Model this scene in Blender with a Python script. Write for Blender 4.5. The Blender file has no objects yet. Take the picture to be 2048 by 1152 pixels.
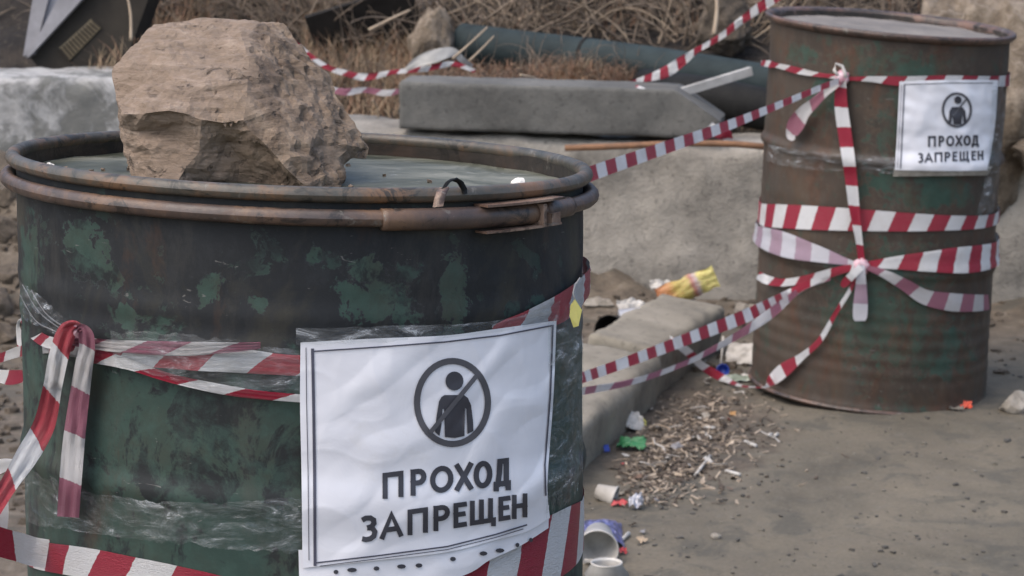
import bpy, bmesh, math, random
from mathutils import Vector, Matrix, noise
from mathutils.geometry import delaunay_2d_cdt
random.seed(7)
SC = bpy.context.scene
COL = SC.collection
rad = math.radians

# ------------------------------------------------------------------ camera
F = 5500.0                      # focal length in photo pixels (2048 wide)
PITCH = rad(10.5)
HC = 1.453
cam_d = bpy.data.cameras.new('camera')
cam = bpy.data.objects.new('camera', cam_d); COL.objects.link(cam)
cam.location = (0, 0, HC); cam.rotation_euler = (math.pi/2 - PITCH, 0, 0)
cam_d.sensor_width = 36; cam_d.lens = 36*F/2048
cam_d.clip_start = .05; cam_d.clip_end = 500
cam_d.dof.use_dof = True; cam_d.dof.focus_distance = 2.75; cam_d.dof.aperture_fstop = 21
SC.camera = cam

# ------------------------------------------------------------------ light
SUN_EL, SUN_AZ = rad(58), rad(-125)       # azimuth measured from +Y towards +X : behind the camera, left
W = bpy.data.worlds.new('World'); SC.world = W; W.use_nodes = True
nt = W.node_tree; bg = nt.nodes['Background']
sky = nt.nodes.new('ShaderNodeTexSky'); sky.sky_type = 'NISHITA'; sky.sun_disc = False
sky.sun_elevation = SUN_EL; sky.sun_rotation = SUN_AZ
sky.air_density = 1.0; sky.dust_density = 4.0; sky.ozone_density = 1.0
nt.links.new(sky.outputs[0], bg.inputs[0]); bg.inputs[1].default_value = .15
sd = bpy.data.lights.new('sun', 'SUN'); sd.energy = .5; sd.angle = rad(80); sd.color = (1, .95, .88)
sun = bpy.data.objects.new('sun', sd); COL.objects.link(sun)
sv = Vector((math.sin(SUN_AZ)*math.cos(SUN_EL), math.cos(SUN_AZ)*math.cos(SUN_EL), math.sin(SUN_EL)))
sun.rotation_euler = sv.to_track_quat('Z', 'Y').to_euler()
vs = SC.view_settings
vs.view_transform = 'Standard'; vs.look = 'None'; vs.gamma = 1; vs.use_curve_mapping = False; vs.exposure = 1.05
SC.cycles.use_denoising = True
SC.render.filter_size = 1.9
SC.cycles.max_bounces = 8; SC.cycles.transparent_max_bounces = 16

# ------------------------------------------------------------------ picking points of the place through the photo's pixels
CAM = Vector((0, 0, HC))
RT, UP, FW = Vector((1, 0, 0)), Vector((0, math.sin(PITCH), math.cos(PITCH))), Vector((0, math.cos(PITCH), -math.sin(PITCH)))
def ray(px, py): return FW + RT*((px-1024)/F) - UP*((py-576)/F)
def P(px, py, D): return CAM + ray(px, py)*D
def proj(p, w):
    q = Vector(p)-CAM; d = q.dot(FW); return (1024+F*q.dot(RT)/d, 576-F*q.dot(UP)/d, w, d)
def sst(a, b, x):
    t = max(0, min(1, (x-a)/(b-a))); return t*t*(3-2*t)
def fbm(v, o=4): return noise.fractal(v, 1.0, 2.0, o)

# ------------------------------------------------------------------ node helper
class NB:
    def __init__(s, name, rough=.8):
        s.m = bpy.data.materials.new(name); s.m.use_nodes = True; s.t = s.m.node_tree
        s.b = s.t.nodes['Principled BSDF']; s.b.inputs['Roughness'].default_value = rough
        s.out = s.t.nodes['Material Output']
        s._tc = None
    def new(s, k): return s.t.nodes.new(k)
    def set(s, inp, v):
        if isinstance(v, bpy.types.NodeSocket): s.t.links.new(v, inp)
        else:
            if isinstance(v, (tuple, list)) and len(v) == 3 and inp.type == 'RGBA': v = (*v, 1)
            inp.default_value = v
    def tc(s, k='Object'):
        if not s._tc: s._tc = s.new('ShaderNodeTexCoord')
        return s._tc.outputs[k]
    def pos(s): return s.new('ShaderNodeNewGeometry').outputs['Position']
    def mapv(s, v, scale=(1, 1, 1), loc=(0, 0, 0), rot=(0, 0, 0)):
        n = s.new('ShaderNodeMapping'); s.set(n.inputs[0], v); n.inputs['Scale'].default_value = scale
        n.inputs['Location'].default_value = loc; n.inputs['Rotation'].default_value = rot; return n.outputs[0]
    def noise(s, scale, detail=6, rough=.6, v=None, dist=0, color=False):
        n = s.new('ShaderNodeTexNoise'); s.set(n.inputs['Vector'], v if v is not None else s.tc())
        n.inputs['Scale'].default_value = scale; n.inputs['Detail'].default_value = detail
        n.inputs['Roughness'].default_value = rough; n.inputs['Distortion'].default_value = dist
        return n.outputs[1 if color else 0]
    def voro(s, scale, v=None, feature='F1', out=0):
        n = s.new('ShaderNodeTexVoronoi'); n.feature = feature; s.set(n.inputs['Vector'], v if v is not None else s.tc())
        n.inputs['Scale'].default_value = scale; return n.outputs[out]
    def ramp(s, f, stops, interp='LINEAR'):
        n = s.new('ShaderNodeValToRGB'); s.set(n.inputs[0], f); n.color_ramp.interpolation = interp
        e = n.color_ramp.elements
        while len(e) < len(stops): e.new(.5)
        for el, (p, c) in zip(e, stops):
            el.position = p; el.color = (c, c, c, 1) if isinstance(c, (int, float)) else (*c, 1)
        return n.outputs[0]
    def mix(s, f, a, b, mode='MIX'):
        n = s.new('ShaderNodeMix'); n.data_type = 'RGBA'; n.blend_type = mode
        s.set(n.inputs[0], f); s.set(n.inputs[6], a); s.set(n.inputs[7], b); return n.outputs[2]
    def math(s, op, a, b=0, c=0, clamp=False):
        n = s.new('ShaderNodeMath'); n.operation = op; n.use_clamp = clamp
        s.set(n.inputs[0], a); s.set(n.inputs[1], b); s.set(n.inputs[2], c); return n.outputs[0]
    def sep(s, v):
        n = s.new('ShaderNodeSeparateXYZ'); s.set(n.inputs[0], v); return n.outputs
    def comb(s, x, y, z):
        n = s.new('ShaderNodeCombineXYZ')
        for i, q in zip(n.inputs, (x, y, z)): s.set(i, q)
        return n.outputs[0]
    def bump(s, h, strength=.5, dist=.01):
        n = s.new('ShaderNodeBump'); s.set(n.inputs['Height'], h); n.inputs['Strength'].default_value = strength
        n.inputs['Distance'].default_value = dist; s.set(s.b.inputs['Normal'], n.outputs[0])
    def col(s, c): s.set(s.b.inputs['Base Color'], c)
    def rough(s, c): s.set(s.b.inputs['Roughness'], c)
    def inp(s, k, v): s.set(s.b.inputs[k], v)

def simple(name, c1, c2=None, rough=.7, scale=30, bump=.2, bd=.003, metallic=0):
    n = NB(name, rough)
    c2 = c2 or tuple(x*.7 for x in c1)
    f = n.noise(scale, 6, .65)
    n.col(n.ramp(f, [(.3, c2), (.7, c1)]))
    if bump: n.bump(n.noise(scale*2.5, 5, .6), bump, bd)
    n.inp('Metallic', metallic)
    return n.m

def m_concrete(name, base, light, dark, scale=4, pit=.6):
    n = NB(name, .92); v = n.pos()
    a = n.noise(scale, 8, .62, v); b = n.noise(scale*7, 8, .7, v); c = n.noise(scale*.6, 3, .5, v)
    col = n.ramp(a, [(.36, dark), (.5, base), (.66, light)])
    col = n.mix(n.ramp(b, [(.4, 0), (.75, .55)]), col, light)
    spots = n.ramp(n.noise(scale*13, 4, .6, v), [(.32, 1), (.42, 0)])
    col = n.mix(n.math('MULTIPLY', spots, .55), col, tuple(x*.55 for x in dark))
    stain = n.ramp(n.noise(scale*.9, 5, .7, n.mapv(v, (1, 1, .35))), [(.5, 0), (.75, .6)])
    col = n.mix(stain, col, dark)
    n.col(col)
    h = n.math('ADD', n.noise(scale*6, 10, .7, v), n.math('MULTIPLY', n.voro(scale*25, v), .35))
    n.bump(h, pit, .004)
    return n.m

M = {}
# ground: old grey asphalt with trodden dirt, brown soil by the wall
def mk_ground():
    n = NB('ground_dirt', .93); v = n.pos(); x, y, z = n.sep(v)
    a = n.noise(2.9, 9, .68, n.mapv(v, (1.3, .8, 1)), .4); b = n.noise(18, 8, .7, v); c = n.noise(120, 6, .75, v)
    grey = n.ramp(a, [(.34, (.074, .064, .046)), (.5, (.108, .093, .067)), (.66, (.146, .124, .089))])
    grey = n.mix(n.ramp(n.noise(1.3, 4, .5, n.mapv(v, (1, 2.5, 1))), [(.46, 0), (.62, .75)]), grey, (.122, .103, .074))
    soil = n.ramp(b, [(.3, (.05, .038, .026)), (.55, (.115, .09, .064)), (.75, (.18, .146, .108))])
    edge = n.math('ADD', y, n.math('MULTIPLY', n.math('SUBTRACT', n.noise(3, 5, .6, v), .5), 1.4))
    hx = n.math('DIVIDE', n.math('SUBTRACT', x, .335), .30); hy = n.math('DIVIDE', n.math('SUBTRACT', y, 6.12), .55)
    hd = n.math('ADD', n.math('ADD', n.math('MULTIPLY', hx, hx), n.math('MULTIPLY', hy, hy)), n.math('MULTIPLY', n.math('SUBTRACT', n.noise(9, 6, .65, v), .5), 2.2))
    grey = n.mix(n.ramp(hd, [(.5, .85), (1.1, 0)]), grey, n.ramp(b, [(.35, (.05, .038, .027)), (.65, (.12, .092, .066))]))
    left = n.math('SUBTRACT', -.55, x)
    msk = n.ramp(n.math('MAXIMUM', n.math('MULTIPLY', n.math('SUBTRACT', edge, 6.75), 1.6), n.math('MULTIPLY', left, 3)), [(0, 0), (.8, 1)])
    col = n.mix(msk, grey, soil)
    col = n.mix(n.ramp(b, [(.56, 0), (.72, .5)]), col, (.135, .125, .105))
    col = n.mix(n.ramp(n.noise(24, 7, .7, v, .8), [(.30, .85), (.37, 0)]), col, (.030, .029, .026))
    col = n.mix(n.ramp(c, [(.55, 0), (.68, .55)]), col, (.19, .175, .145))
    col = n.mix(n.ramp(c, [(.34, .6), (.45, 0)]), col, (.045, .042, .035))
    col = n.mix(n.ramp(n.noise(6, 8, .72, n.mapv(v, (1, 1, 1), (5, 5, 0)), .6), [(.52, 0), (.60, .6)]), col, (.058, .055, .044))
    n.col(col)
    n.bump(n.math('ADD', n.math('MULTIPLY', b, 1.0), n.math('MULTIPLY', c, .5)), .5, .006)
    return n.m
M['ground'] = mk_ground()
def mk_bank():
    n = NB('bank_soil', .95); v = n.pos()
    b = n.noise(5, 9, .7, v); c = n.noise(40, 6, .7, v)
    col = n.ramp(b, [(.3, (.014, .011, .009)), (.5, (.034, .026, .019)), (.7, (.085, .064, .045))])
    col = n.mix(n.ramp(c, [(.55, 0), (.75, .6)]), col, (.2, .155, .11))
    n.col(col); n.bump(n.math('ADD', b, c), 1, .04); return n.m
M['bank'] = mk_bank()
M['wall'] = m_concrete('wall_concrete', (.245, .225, .192), (.35, .322, .276), (.140, .130, .112), 4.5, .9)
M['kerb'] = m_concrete('kerb_concrete', (.098, .097, .089), (.145, .140, .126), (.068, .067, .061), 5, .5)
M['slab'] = m_concrete('slab_concrete', (.19, .170, .132), (.25, .225, .18), (.12, .108, .086), 4, .3)
def mk_white_block():
    n = NB('whitewashed_concrete', .9); v = n.pos()
    base = n.ramp(n.noise(7, 8, .6, v), [(.3, (.10, .102, .094)), (.7, (.165, .163, .148))])
    msk = n.ramp(n.noise(6, 9, .68, v, .6), [(.46, 0), (.54, 1)])
    col = n.mix(msk, base, n.ramp(n.noise(30, 5, .6, v), [(.35, (.24, .238, .228)), (.65, (.37, .365, .35))]))
    n.col(col); n.bump(n.math('ADD', n.math('MULTIPLY', msk, .4), n.noise(60, 6, .6, v)), .5, .006); return n.m
M['whiteblock'] = mk_white_block()

# old painted steel ----------------------------------------------------------
def drum_paint(name, patches, base_dark, green, olive, rust, low_green, rustiness):
    """patches: (u, z, ru, rz) ellipses where the dark coat has come off, in metres along the skin (UV)"""
    n = NB(name, .5); uv = n.tc('UV'); u, z, _ = n.sep(uv)
    nz = n.noise(26, 9, .7, uv, .6); nz2 = n.noise(9, 9, .68, uv, .5); nz3 = n.noise(75, 6, .65, uv, .3)
    d = None
    for (pu, pz, ru, rz) in patches:
        e = n.math('ADD', n.math('POWER', n.math('DIVIDE', n.math('SUBTRACT', u, pu), ru), 2), n.math('POWER', n.math('DIVIDE', n.math('SUBTRACT', z, pz), rz), 2))
        d = e if d is None else n.math('MINIMUM', d, e)
    dd = n.math('ADD', n.math('POWER', d, .5), n.math('ADD', n.math('MULTIPLY', n.math('SUBTRACT', nz, .5), 3.4), n.math('ADD', n.math('MULTIPLY', n.math('SUBTRACT', nz3, .5), 1.5), n.math('MULTIPLY', n.math('SUBTRACT', nz2, .5), 1.6))))
    pm = n.ramp(dd, [(.885, 1), (.905, 0)]); pe = n.ramp(dd, [(.895, 0), (.92, .6), (1.0, 0)])
    freckle = n.ramp(n.noise(19, 9, .72, n.mapv(uv, (1, 1, 1), (7, 3, 0)), .5), [(.588, 0), (.596, 1)])
    low = n.ramp(n.math('ADD', z, n.math('ADD', n.math('MULTIPLY', n.math('SUBTRACT', nz2, .5), .26), n.math('MULTIPLY', n.math('SUBTRACT', nz3, .5), .10))), [(low_green-.008, 1), (low_green+.008, 0)])
    pm = n.math('MAXIMUM', pm, n.math('MULTIPLY', freckle, .6))
    pm = n.math('MAXIMUM', pm, low, clamp=True)
    big = n.ramp(n.noise(5, 4, .5, uv), [(.38, base_dark), (.62, tuple(c*1.35 for c in base_dark))])
    big = n.mix(n.ramp(n.noise(4.5, 7, .65, n.mapv(uv, (1.6, 1, 1), (3, 1, 0)), .5), [(.5, 0), (.64, .85)]), big, olive)
    gcol = n.mix(n.ramp(n.noise(9, 6, .6, n.mapv(uv, (1, 1, 1), (5, 0, 0))), [(.42, 0), (.62, .9)]), green, tuple((a+b)/2 for a, b in zip(green, olive)))
    gcol = n.mix(n.ramp(n.noise(14, 6, .7, n.mapv(uv, (1, .7, 1), (1, 8, 0)), .5), [(.51, 0), (.55, .92)]), gcol, base_dark)
    gcol = n.mix(n.ramp(n.noise(38, 8, .72, n.mapv(uv, (1, 1, 1), (2, 6, 0)), .4), [(.45, 0), (.62, .6)]), gcol, tuple(c*1.45 for c in green))
    big = n.mix(n.ramp(n.noise(33, 8, .72, n.mapv(uv, (1.3, .8, 1), (6, 6, 0)), .4), [(.52, 0), (.62, .55)]), big, tuple(c*1.7 for c in base_dark))
    col = n.mix(pe, n.mix(pm, big, gcol), tuple(c*2.6 for c in base_dark))
    rm = n.ramp(n.noise(8, 9, .72, n.mapv(uv, (1.7, .55, 1), (9, 2, 0)), .4), [(.62-rustiness, 0), (.78-rustiness, .85)])
    col = n.mix(rm, col, n.ramp(n.noise(40, 5, .6, uv), [(.35, tuple(c*.6 for c in rust)), (.65, rust)]))
    dust = n.ramp(n.noise(4, 9, .74, n.mapv(uv, (2.4, .7, 1)), .4), [(.5, 0), (.72, .38)])
    col = n.mix(dust, col, (.085, .078, .066))
    scr = n.ramp(n.noise(60, 3, .6, n.mapv(uv, (.5, 1.6, 1), (2, 2, 0), (0, 0, .7)), 1.5), [(.70, 0), (.73, .55)])
    col = n.mix(scr, col, (.16, .155, .145))
    n.col(col)
    n.rough(n.ramp(n.noise(12, 5, .6, uv), [(.3, .46), (.7, .72)]))
    n.inp('Specular IOR Level', .25)
    n.bump(n.math('ADD', n.math('MULTIPLY', pm, -.5), n.math('MULTIPLY', n.noise(70, 6, .65, uv), .6)), .35, .002)
    return n.m
def mk_rust(name, c1, c2, c3, metal=.25):
    n = NB(name, .5); v = n.tc()
    f = n.noise(11, 9, .72, v, .5); g = n.noise(75, 8, .75, v)
    col = n.ramp(f, [(.36, c1), (.5, c2), (.62, c3)])
    col = n.mix(n.ramp(g, [(.5, 0), (.75, .5)]), col, c3)
    col = n.mix(n.ramp(n.noise(24, 9, .75, v, .8), [(.54, 0), (.585, .85)]), col, tuple(x*.55 for x in c1))
    col = n.mix(n.ramp(n.noise(34, 8, .75, n.mapv(v, (1, 1, 1), (3, 5, 1)), .8), [(.60, 0), (.64, .7)]), col, (.15, .14, .12))
    n.col(col); n.inp('Metallic', metal); n.rough(n.ramp(g, [(.3, .32), (.7, .58)])); n.bump(g, .3, .002); return n.m
M['rim'] = mk_rust('rim_rusty_steel', (.034, .036, .030), (.075, .066, .052), (.15, .085, .045), 0)
M['ring'] = mk_rust('ring_rusty_steel', (.036, .030, .026), (.072, .050, .041), (.13, .078, .048), 0)
M['rust'] = mk_rust('flaking_rust', (.07, .045, .034), (.13, .08, .058), (.24, .165, .12), 0)
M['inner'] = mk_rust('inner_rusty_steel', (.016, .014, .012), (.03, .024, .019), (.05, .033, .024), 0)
M['rim2'] = mk_rust('far_rim_rust', (.035, .027, .022), (.075, .048, .037), (.13, .072, .05), 0)
def mk_water():
    n = NB('grey_icy_water', .3); v = n.pos()
    f = n.noise(9, 8, .66, n.mapv(v, (1, 1.25, 1)), .9)
    col = n.ramp(f, [(.36, (.048, .053, .038)), (.5, (.100, .104, .078)), (.64, (.20, .20, .165))])
    fl = n.ramp(n.noise(55, 6, .7, n.mapv(v, (1, 2, 1))), [(.63, 0), (.72, .8)])
    n.col(n.mix(fl, col, (.5, .5, .49)))
    n.rough(n.ramp(f, [(.4, .32), (.65, .6)])); n.inp('Specular IOR Level', .22)
    n.bump(n.math('ADD', n.noise(26, 5, .55, n.mapv(v, (.8, 1.4, 1))), n.math('MULTIPLY', fl, .5)), .16, .004); return n.m
M['water'] = mk_water()
M['fill'] = simple('grey_fill', (.20, .18, .16), (.12, .11, .10), .9, 9, .5, .01)

# stone ------------------------------------------------------------------------
def mk_rock():
    n = NB('bedded_sandstone', .92); v = n.tc()
    st = n.mapv(v, (1.2, 1.2, 7), (0, 0, 0), (0, .06, 0))
    s1 = n.noise(19, 10, .74, st, .5); s2 = n.noise(60, 8, .72, v); big = n.noise(6, 5, .6, v)
    attr = n.new('ShaderNodeAttribute'); attr.attribute_name = 'rough_face'; rf = attr.outputs['Fac']
    a = n.ramp(s1, [(.27, (.07, .048, .032)), (.42, (.180, .132, .094)), (.56, (.235, .176, .130)), (.72, (.34, .27, .21))])
    a = n.mix(n.ramp(big, [(.48, 0), (.68, .55)]), a, (.215, .150, .092))
    b = n.ramp(n.noise(24, 9, .72, v, .3), [(.36, (.066, .045, .029)), (.5, (.178, .130, .090)), (.64, (.28, .215, .155))])
    b = n.mix(n.ramp(n.noise(8, 4, .6, n.mapv(v, (1, 1, 1), (4, 4, 4))), [(.5, 0), (.68, .4)]), b, (.19, .142, .115))
    col = n.mix(rf, a, b)
    pits = n.ramp(n.noise(48, 5, .6, v, .6), [(.3, 1), (.38, 0)])
    col = n.mix(n.math('MULTIPLY', pits, .75), col, (.07, .05, .036))
    col = n.mix(n.ramp(s2, [(.58, 0), (.74, .5)]), col, (.30, .255, .205))
    n.col(col)
    h = n.math('ADD', n.math('MULTIPLY', s1, .8), n.math('ADD', n.math('MULTIPLY', s2, .7), n.math('MULTIPLY', pits, -1)))
    n.bump(h, .75, .007); return n.m
M['rock'] = mk_rock()
def mk_stone(name, c1, c2, c3, sc=14):
    n = NB(name, .92); v = n.tc()
    f = n.noise(sc, 9, .7, v, .3); g = n.noise(sc*5, 6, .7, v)
    n.col(n.mix(n.ramp(g, [(.5, 0), (.75, .5)]), n.ramp(f, [(.32, c1), (.5, c2), (.68, c3)]), c3))
    n.bump(n.math('ADD', f, g), .9, .012); return n.m
M['limestone'] = mk_stone('limestone', (.085, .062, .042), (.18, .14, .098), (.32, .265, .205), 20)
M['brownstone'] = mk_stone('brown_stone', (.05, .038, .027), (.105, .082, .058), (.18, .142, .105), 24)
M['palestone'] = mk_stone('pale_stone', (.2, .175, .14), (.33, .295, .245), (.48, .44, .38), 20)

# barrier tape ---------------------------------------------------------------
def mk_tape(name, red, white, transl, dirt, alpha=1):
    n = NB(name, .28); u, v, _ = n.sep(n.tc('UV'))
    w = n.math('ADD', u, n.math('MULTIPLY', n.math('SUBTRACT', n.noise(8, 2, .5, n.tc('UV')), .5), .004))
    f = n.math('FRACT', n.math('DIVIDE', w, .092))
    s = n.math('GREATER_THAN', f, .5)
    d = n.noise(14, 7, .7); wv = n.mapv(n.tc('UV'), (14, 3, 1))
    wh = n.mix(n.ramp(d, [(.45, 0), (.75, dirt)]), white, (.36, .31, .25))
    re = n.mix(n.ramp(d, [(.5, 0), (.8, dirt*.6)]), red, (.30, .11, .10))
    c = n.mix(s, wh, re); n.col(c)
    n.inp('Specular IOR Level', .45)
    n.bump(n.noise(9, 7, .65, wv, 1.2), .75, .005)
    tr = n.new('ShaderNodeBsdfTranslucent'); n.set(tr.inputs[0], c)
    mx = n.new('ShaderNodeMixShader'); mx.inputs[0].default_value = transl
    n.t.links.new(n.b.outputs[0], mx.inputs[1]); n.t.links.new(tr.outputs[0], mx.inputs[2])
    last = mx.outputs[0]
    if alpha < 1:
        tp = n.new('ShaderNodeBsdfTransparent'); m2 = n.new('ShaderNodeMixShader'); m2.inputs[0].default_value = alpha
        n.t.links.new(tp.outputs[0], m2.inputs[1]); n.t.links.new(last, m2.inputs[2]); last = m2.outputs[0]
    n.t.links.new(last, n.out.inputs[0]); return n.m
M['tape'] = mk_tape('barrier_tape_fresh', (.30, .014, .036), (.66, .66, .66), .12, .35)
M['tape_pale'] = mk_tape('barrier_tape_turned', (.30, .115, .16), (.54, .53, .53), .2, .45)
M['tape_mauve'] = mk_tape('barrier_tape_reverse', (.34, .24, .30), (.52, .52, .56), .15, .25)
M['tape_film'] = mk_tape('barrier_tape_under_film', (.36, .05, .065), (.56, .57, .58), .1, .7)
def mk_film():
    n = NB('clear_film', .18); uv = n.tc()
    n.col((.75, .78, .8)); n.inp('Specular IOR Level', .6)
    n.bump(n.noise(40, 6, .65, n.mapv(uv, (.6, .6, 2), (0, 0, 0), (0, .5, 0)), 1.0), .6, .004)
    m = n.ramp(n.noise(22, 9, .78, n.mapv(uv, (.7, .7, 2.2), (0, 0, 0), (0, .5, 0)), 1.2), [(.47, .015), (.57, .08), (.65, .44)])  # milky streaks: scuffed plastic plus wrinkle highlights put into the colour
    tp = n.new('ShaderNodeBsdfTransparent'); tp.inputs[0].default_value = (.93, .94, .94, 1)
    gl = n.new('ShaderNodeBsdfGlossy'); gl.inputs['Roughness'].default_value = .22
    lw = n.new('ShaderNodeLayerWeight'); lw.inputs[0].default_value = .5
    frs = n.math('ADD', n.math('MULTIPLY', n.math('POWER', lw.outputs['Facing'], 4), .30), .035)
    bn = [k for k in n.t.nodes if k.bl_idname == 'ShaderNodeBump'][0]
    n.t.links.new(bn.outputs[0], gl.inputs['Normal'])
    m1 = n.new('ShaderNodeMixShader'); n.t.links.new(frs, m1.inputs[0]); n.t.links.new(tp.outputs[0], m1.inputs[1]); n.t.links.new(gl.outputs[0], m1.inputs[2])
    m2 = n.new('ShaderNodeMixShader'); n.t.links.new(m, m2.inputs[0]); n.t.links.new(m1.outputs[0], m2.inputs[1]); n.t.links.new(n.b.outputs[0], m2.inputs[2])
    n.t.links.new(m2.outputs[0], n.out.inputs[0]); return n.m
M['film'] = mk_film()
def mk_paper():
    n = NB('laminated_paper', .42); v = n.tc()
    c = n.ramp(n.noise(7, 6, .6, v), [(.3, (.64, .64, .67)), (.7, (.72, .72, .745))])
    c = n.mix(n.ramp(n.noise(5, 6, .7, n.mapv(v, (1, 1, 1), (2.2, 0, 3))), [(.62, 0), (.75, .5)]), c, (.52, .49, .44))
    n.col(c); n.inp('Coat Weight', .35); n.inp('Coat Roughness', .22)
    n.bump(n.noise(22, 5, .55, v, .6), .25, .004); return n.m
M['paper'] = mk_paper()
M['ink'] = simple('black_print', (.045, .045, .055), (.03, .03, .038), .45, 40, 0)
M['ink_grey'] = simple('grey_print', (.085, .083, .092), (.06, .06, .068), .45, 40, 0)
M['ink_thin'] = simple('frame_print', (.07, .072, .10), (.05, .05, .07), .45, 40, 0)
M['pipe'] = simple('weathered_black_plastic', (.036, .050, .052), (.017, .023, .024), .5, 7, .25, .01)
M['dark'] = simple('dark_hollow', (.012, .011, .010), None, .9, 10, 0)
M['hollow_shade'] = simple('painted_hollow_shade', (.026, .023, .02), (.013, .012, .011), .7, 8, .4, .01)  # near-black colour standing for the shade in a hollow of the brush
M['straw'] = simple('dry_straw', (.33, .245, .15), (.14, .10, .065), .85, 6, 0)
M['straw_red'] = simple('red_brown_grass', (.30, .165, .095), (.14, .08, .05), .85, 6, 0)
M['twig'] = simple('brown_twig', (.24, .185, .135), (.05, .038, .028), .9, 9, 0)
M['pale_stalk'] = simple('pale_stalk', (.40, .32, .23), (.25, .19, .13), .85, 9, 0)
M['chip'] = simple('pale_wood_chip', (.44, .365, .28), (.16, .12, .085), .85, 30, .3, .002)
M['chip_dark'] = simple('dark_wood_chip', (.10, .075, .055), (.05, .038, .028), .85, 40, .3, .002)
M['white_plastic'] = simple('dirty_white_plastic', (.56, .54, .50), (.30, .28, .25), .6, 14, .3, .002)
M['grey_plastic'] = simple('grey_enamel', (.25, .245, .255), (.15, .145, .15), .6, 14, .2, .002)
M['blue'] = simple('blue_plastic', (.02, .06, .38), (.015, .04, .25), .4, 40, 0)
M['green'] = simple('green_plastic', (.03, .19, .07), (.02, .12, .045), .5, 40, .2, .002)
M['yellow'] = simple('yellow_tag_plastic', (.55, .50, .13), (.42, .38, .11), .5, 60, .2, .001)
M['orange'] = simple('orange_foil', (.70, .09, .035), (.45, .05, .02), .4, 30, .4, .002)
M['red_bit'] = simple('red_wrapper', (.5, .05, .06), (.3, .03, .03), .5, 40, .3, .002)
M['olive_metal'] = simple('dark_olive_panel', (.038, .033, .026), (.022, .019, .016), .75, 8, .3, .004)
M['grille'] = simple('yellowed_grille', (.16, .125, .07), (.11, .085, .05), .7, 30, .2, .002)
M['blackbit'] = simple('black_rubber', (.018, .018, .017), (.01, .01, .01), .7, 30, .3, .003)
M['orange_bar'] = simple('orange_brown_rebar', (.25, .125, .06), (.13, .07, .04), .8, 25, .5, .004)
M['cork'] = simple('cigarette_filter', (.45, .26, .10), (.3, .17, .07), .8, 50, 0)

for k in ('pipe', 'blackbit', 'dark', 'hollow_shade', 'olive_metal'):
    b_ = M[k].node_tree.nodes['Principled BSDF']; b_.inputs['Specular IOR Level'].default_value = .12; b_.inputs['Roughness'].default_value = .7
# ------------------------------------------------------------------ mesh helpers
def link_mesh(name, verts, faces, mat, parent=None, uvs=None, smooth=True):
    me = bpy.data.meshes.new(name); me.from_pydata([tuple(v) for v in verts], [], faces); me.update()
    if mat is not None:
        for m_ in (mat if isinstance(mat, list) else [mat]): me.materials.append(m_)
    if smooth: me.polygons.foreach_set('use_smooth', [True]*len(me.polygons))
    if uvs is not None:
        ul = me.uv_layers.new(name='UVMap')
        for l in me.loops: ul.data[l.index].uv = uvs[l.vertex_index]
    o = bpy.data.objects.new(name, me); COL.objects.link(o)
    if parent is not None:
        o.parent = parent; o.matrix_parent_inverse = Matrix.Translation(parent.location).inverted() if parent.rotation_euler[:] == (0, 0, 0) else parent.matrix_basis.inverted()
    return o
def tag(o, label=None, cat=None, group=None, kind=None):
    if label: o['label'] = label
    if cat: o['category'] = cat
    if group: o['group'] = group
    if kind: o['kind'] = kind
    return o
def empty(name, loc, label, cat, group=None):
    o = bpy.data.objects.new(name, None); COL.objects.link(o); o.location = loc; o.empty_display_size = .05
    return tag(o, label, cat, group)
def recentre(o):
    """put a mesh object's origin at its own lowest middle, keeping it where it stands"""
    me = o.data; n = len(me.vertices)
    c = Vector((0, 0, 0)); zmin = 1e9
    for v in me.vertices: c += v.co; zmin = min(zmin, v.co.z)
    c /= n; c.z = zmin
    me.transform(Matrix.Translation(-c)); o.location = c
    return o
def crs(pts, n):
    """Catmull-Rom through tuples, n samples per span"""
    out = []
    for i in range(len(pts)-1):
        p0, p1, p2, p3 = pts[max(i-1, 0)], pts[i], pts[i+1], pts[min(i+2, len(pts)-1)]
        for k in range(n):
            t = k/n
            out.append(tuple(.5*((2*b)+(-a+c)*t+(2*a-5*b+4*c-d)*t*t+(-a+3*b-3*c+d)*t**3) for a, b, c, d in zip(p0, p1, p2, p3)))
    out.append(tuple(pts[-1])); return out
def tube_geo(pts, r, sides=6, caps=True, r_end=None):
    vs_, fs = [], []; n = len(pts); pts = [Vector(p) for p in pts]
    rr = [r[i] if isinstance(r, (list, tuple)) else (r + ((r_end if r_end is not None else r)-r)*i/max(1, n-1)) for i in range(n)]
    up = Vector((0, 0, 1))
    for i, p in enumerate(pts):
        d = (pts[min(i+1, n-1)]-pts[max(i-1, 0)])
        d = d.normalized() if d.length > 1e-9 else Vector((1, 0, 0))
        a = d.cross(up)
        if a.length < 1e-3: a = d.cross(Vector((1, 0, 0)))
        a.normalize(); b = d.cross(a)
        for k in range(sides):
            t = 2*math.pi*k/sides; vs_.append(p+(a*math.cos(t)+b*math.sin(t))*rr[i])
    for i in range(n-1):
        for k in range(sides):
            k2 = (k+1) % sides; fs.append((i*sides+k, i*sides+k2, (i+1)*sides+k2, (i+1)*sides+k))
    if caps: fs.append(tuple(range(sides))[::-1]); fs.append(tuple((n-1)*sides+k for k in range(sides)))
    return vs_, fs
class Geo:
    def __init__(s): s.v = []; s.f = []
    def add(s, vs_, fs):
        b = len(s.v); s.v += [tuple(v) for v in vs_]; s.f += [tuple(i+b for i in f) for f in fs]
    def obj(s, name, mat, parent=None, smooth=True): return link_mesh(name, s.v, s.f, mat, parent, None, smooth)
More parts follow.
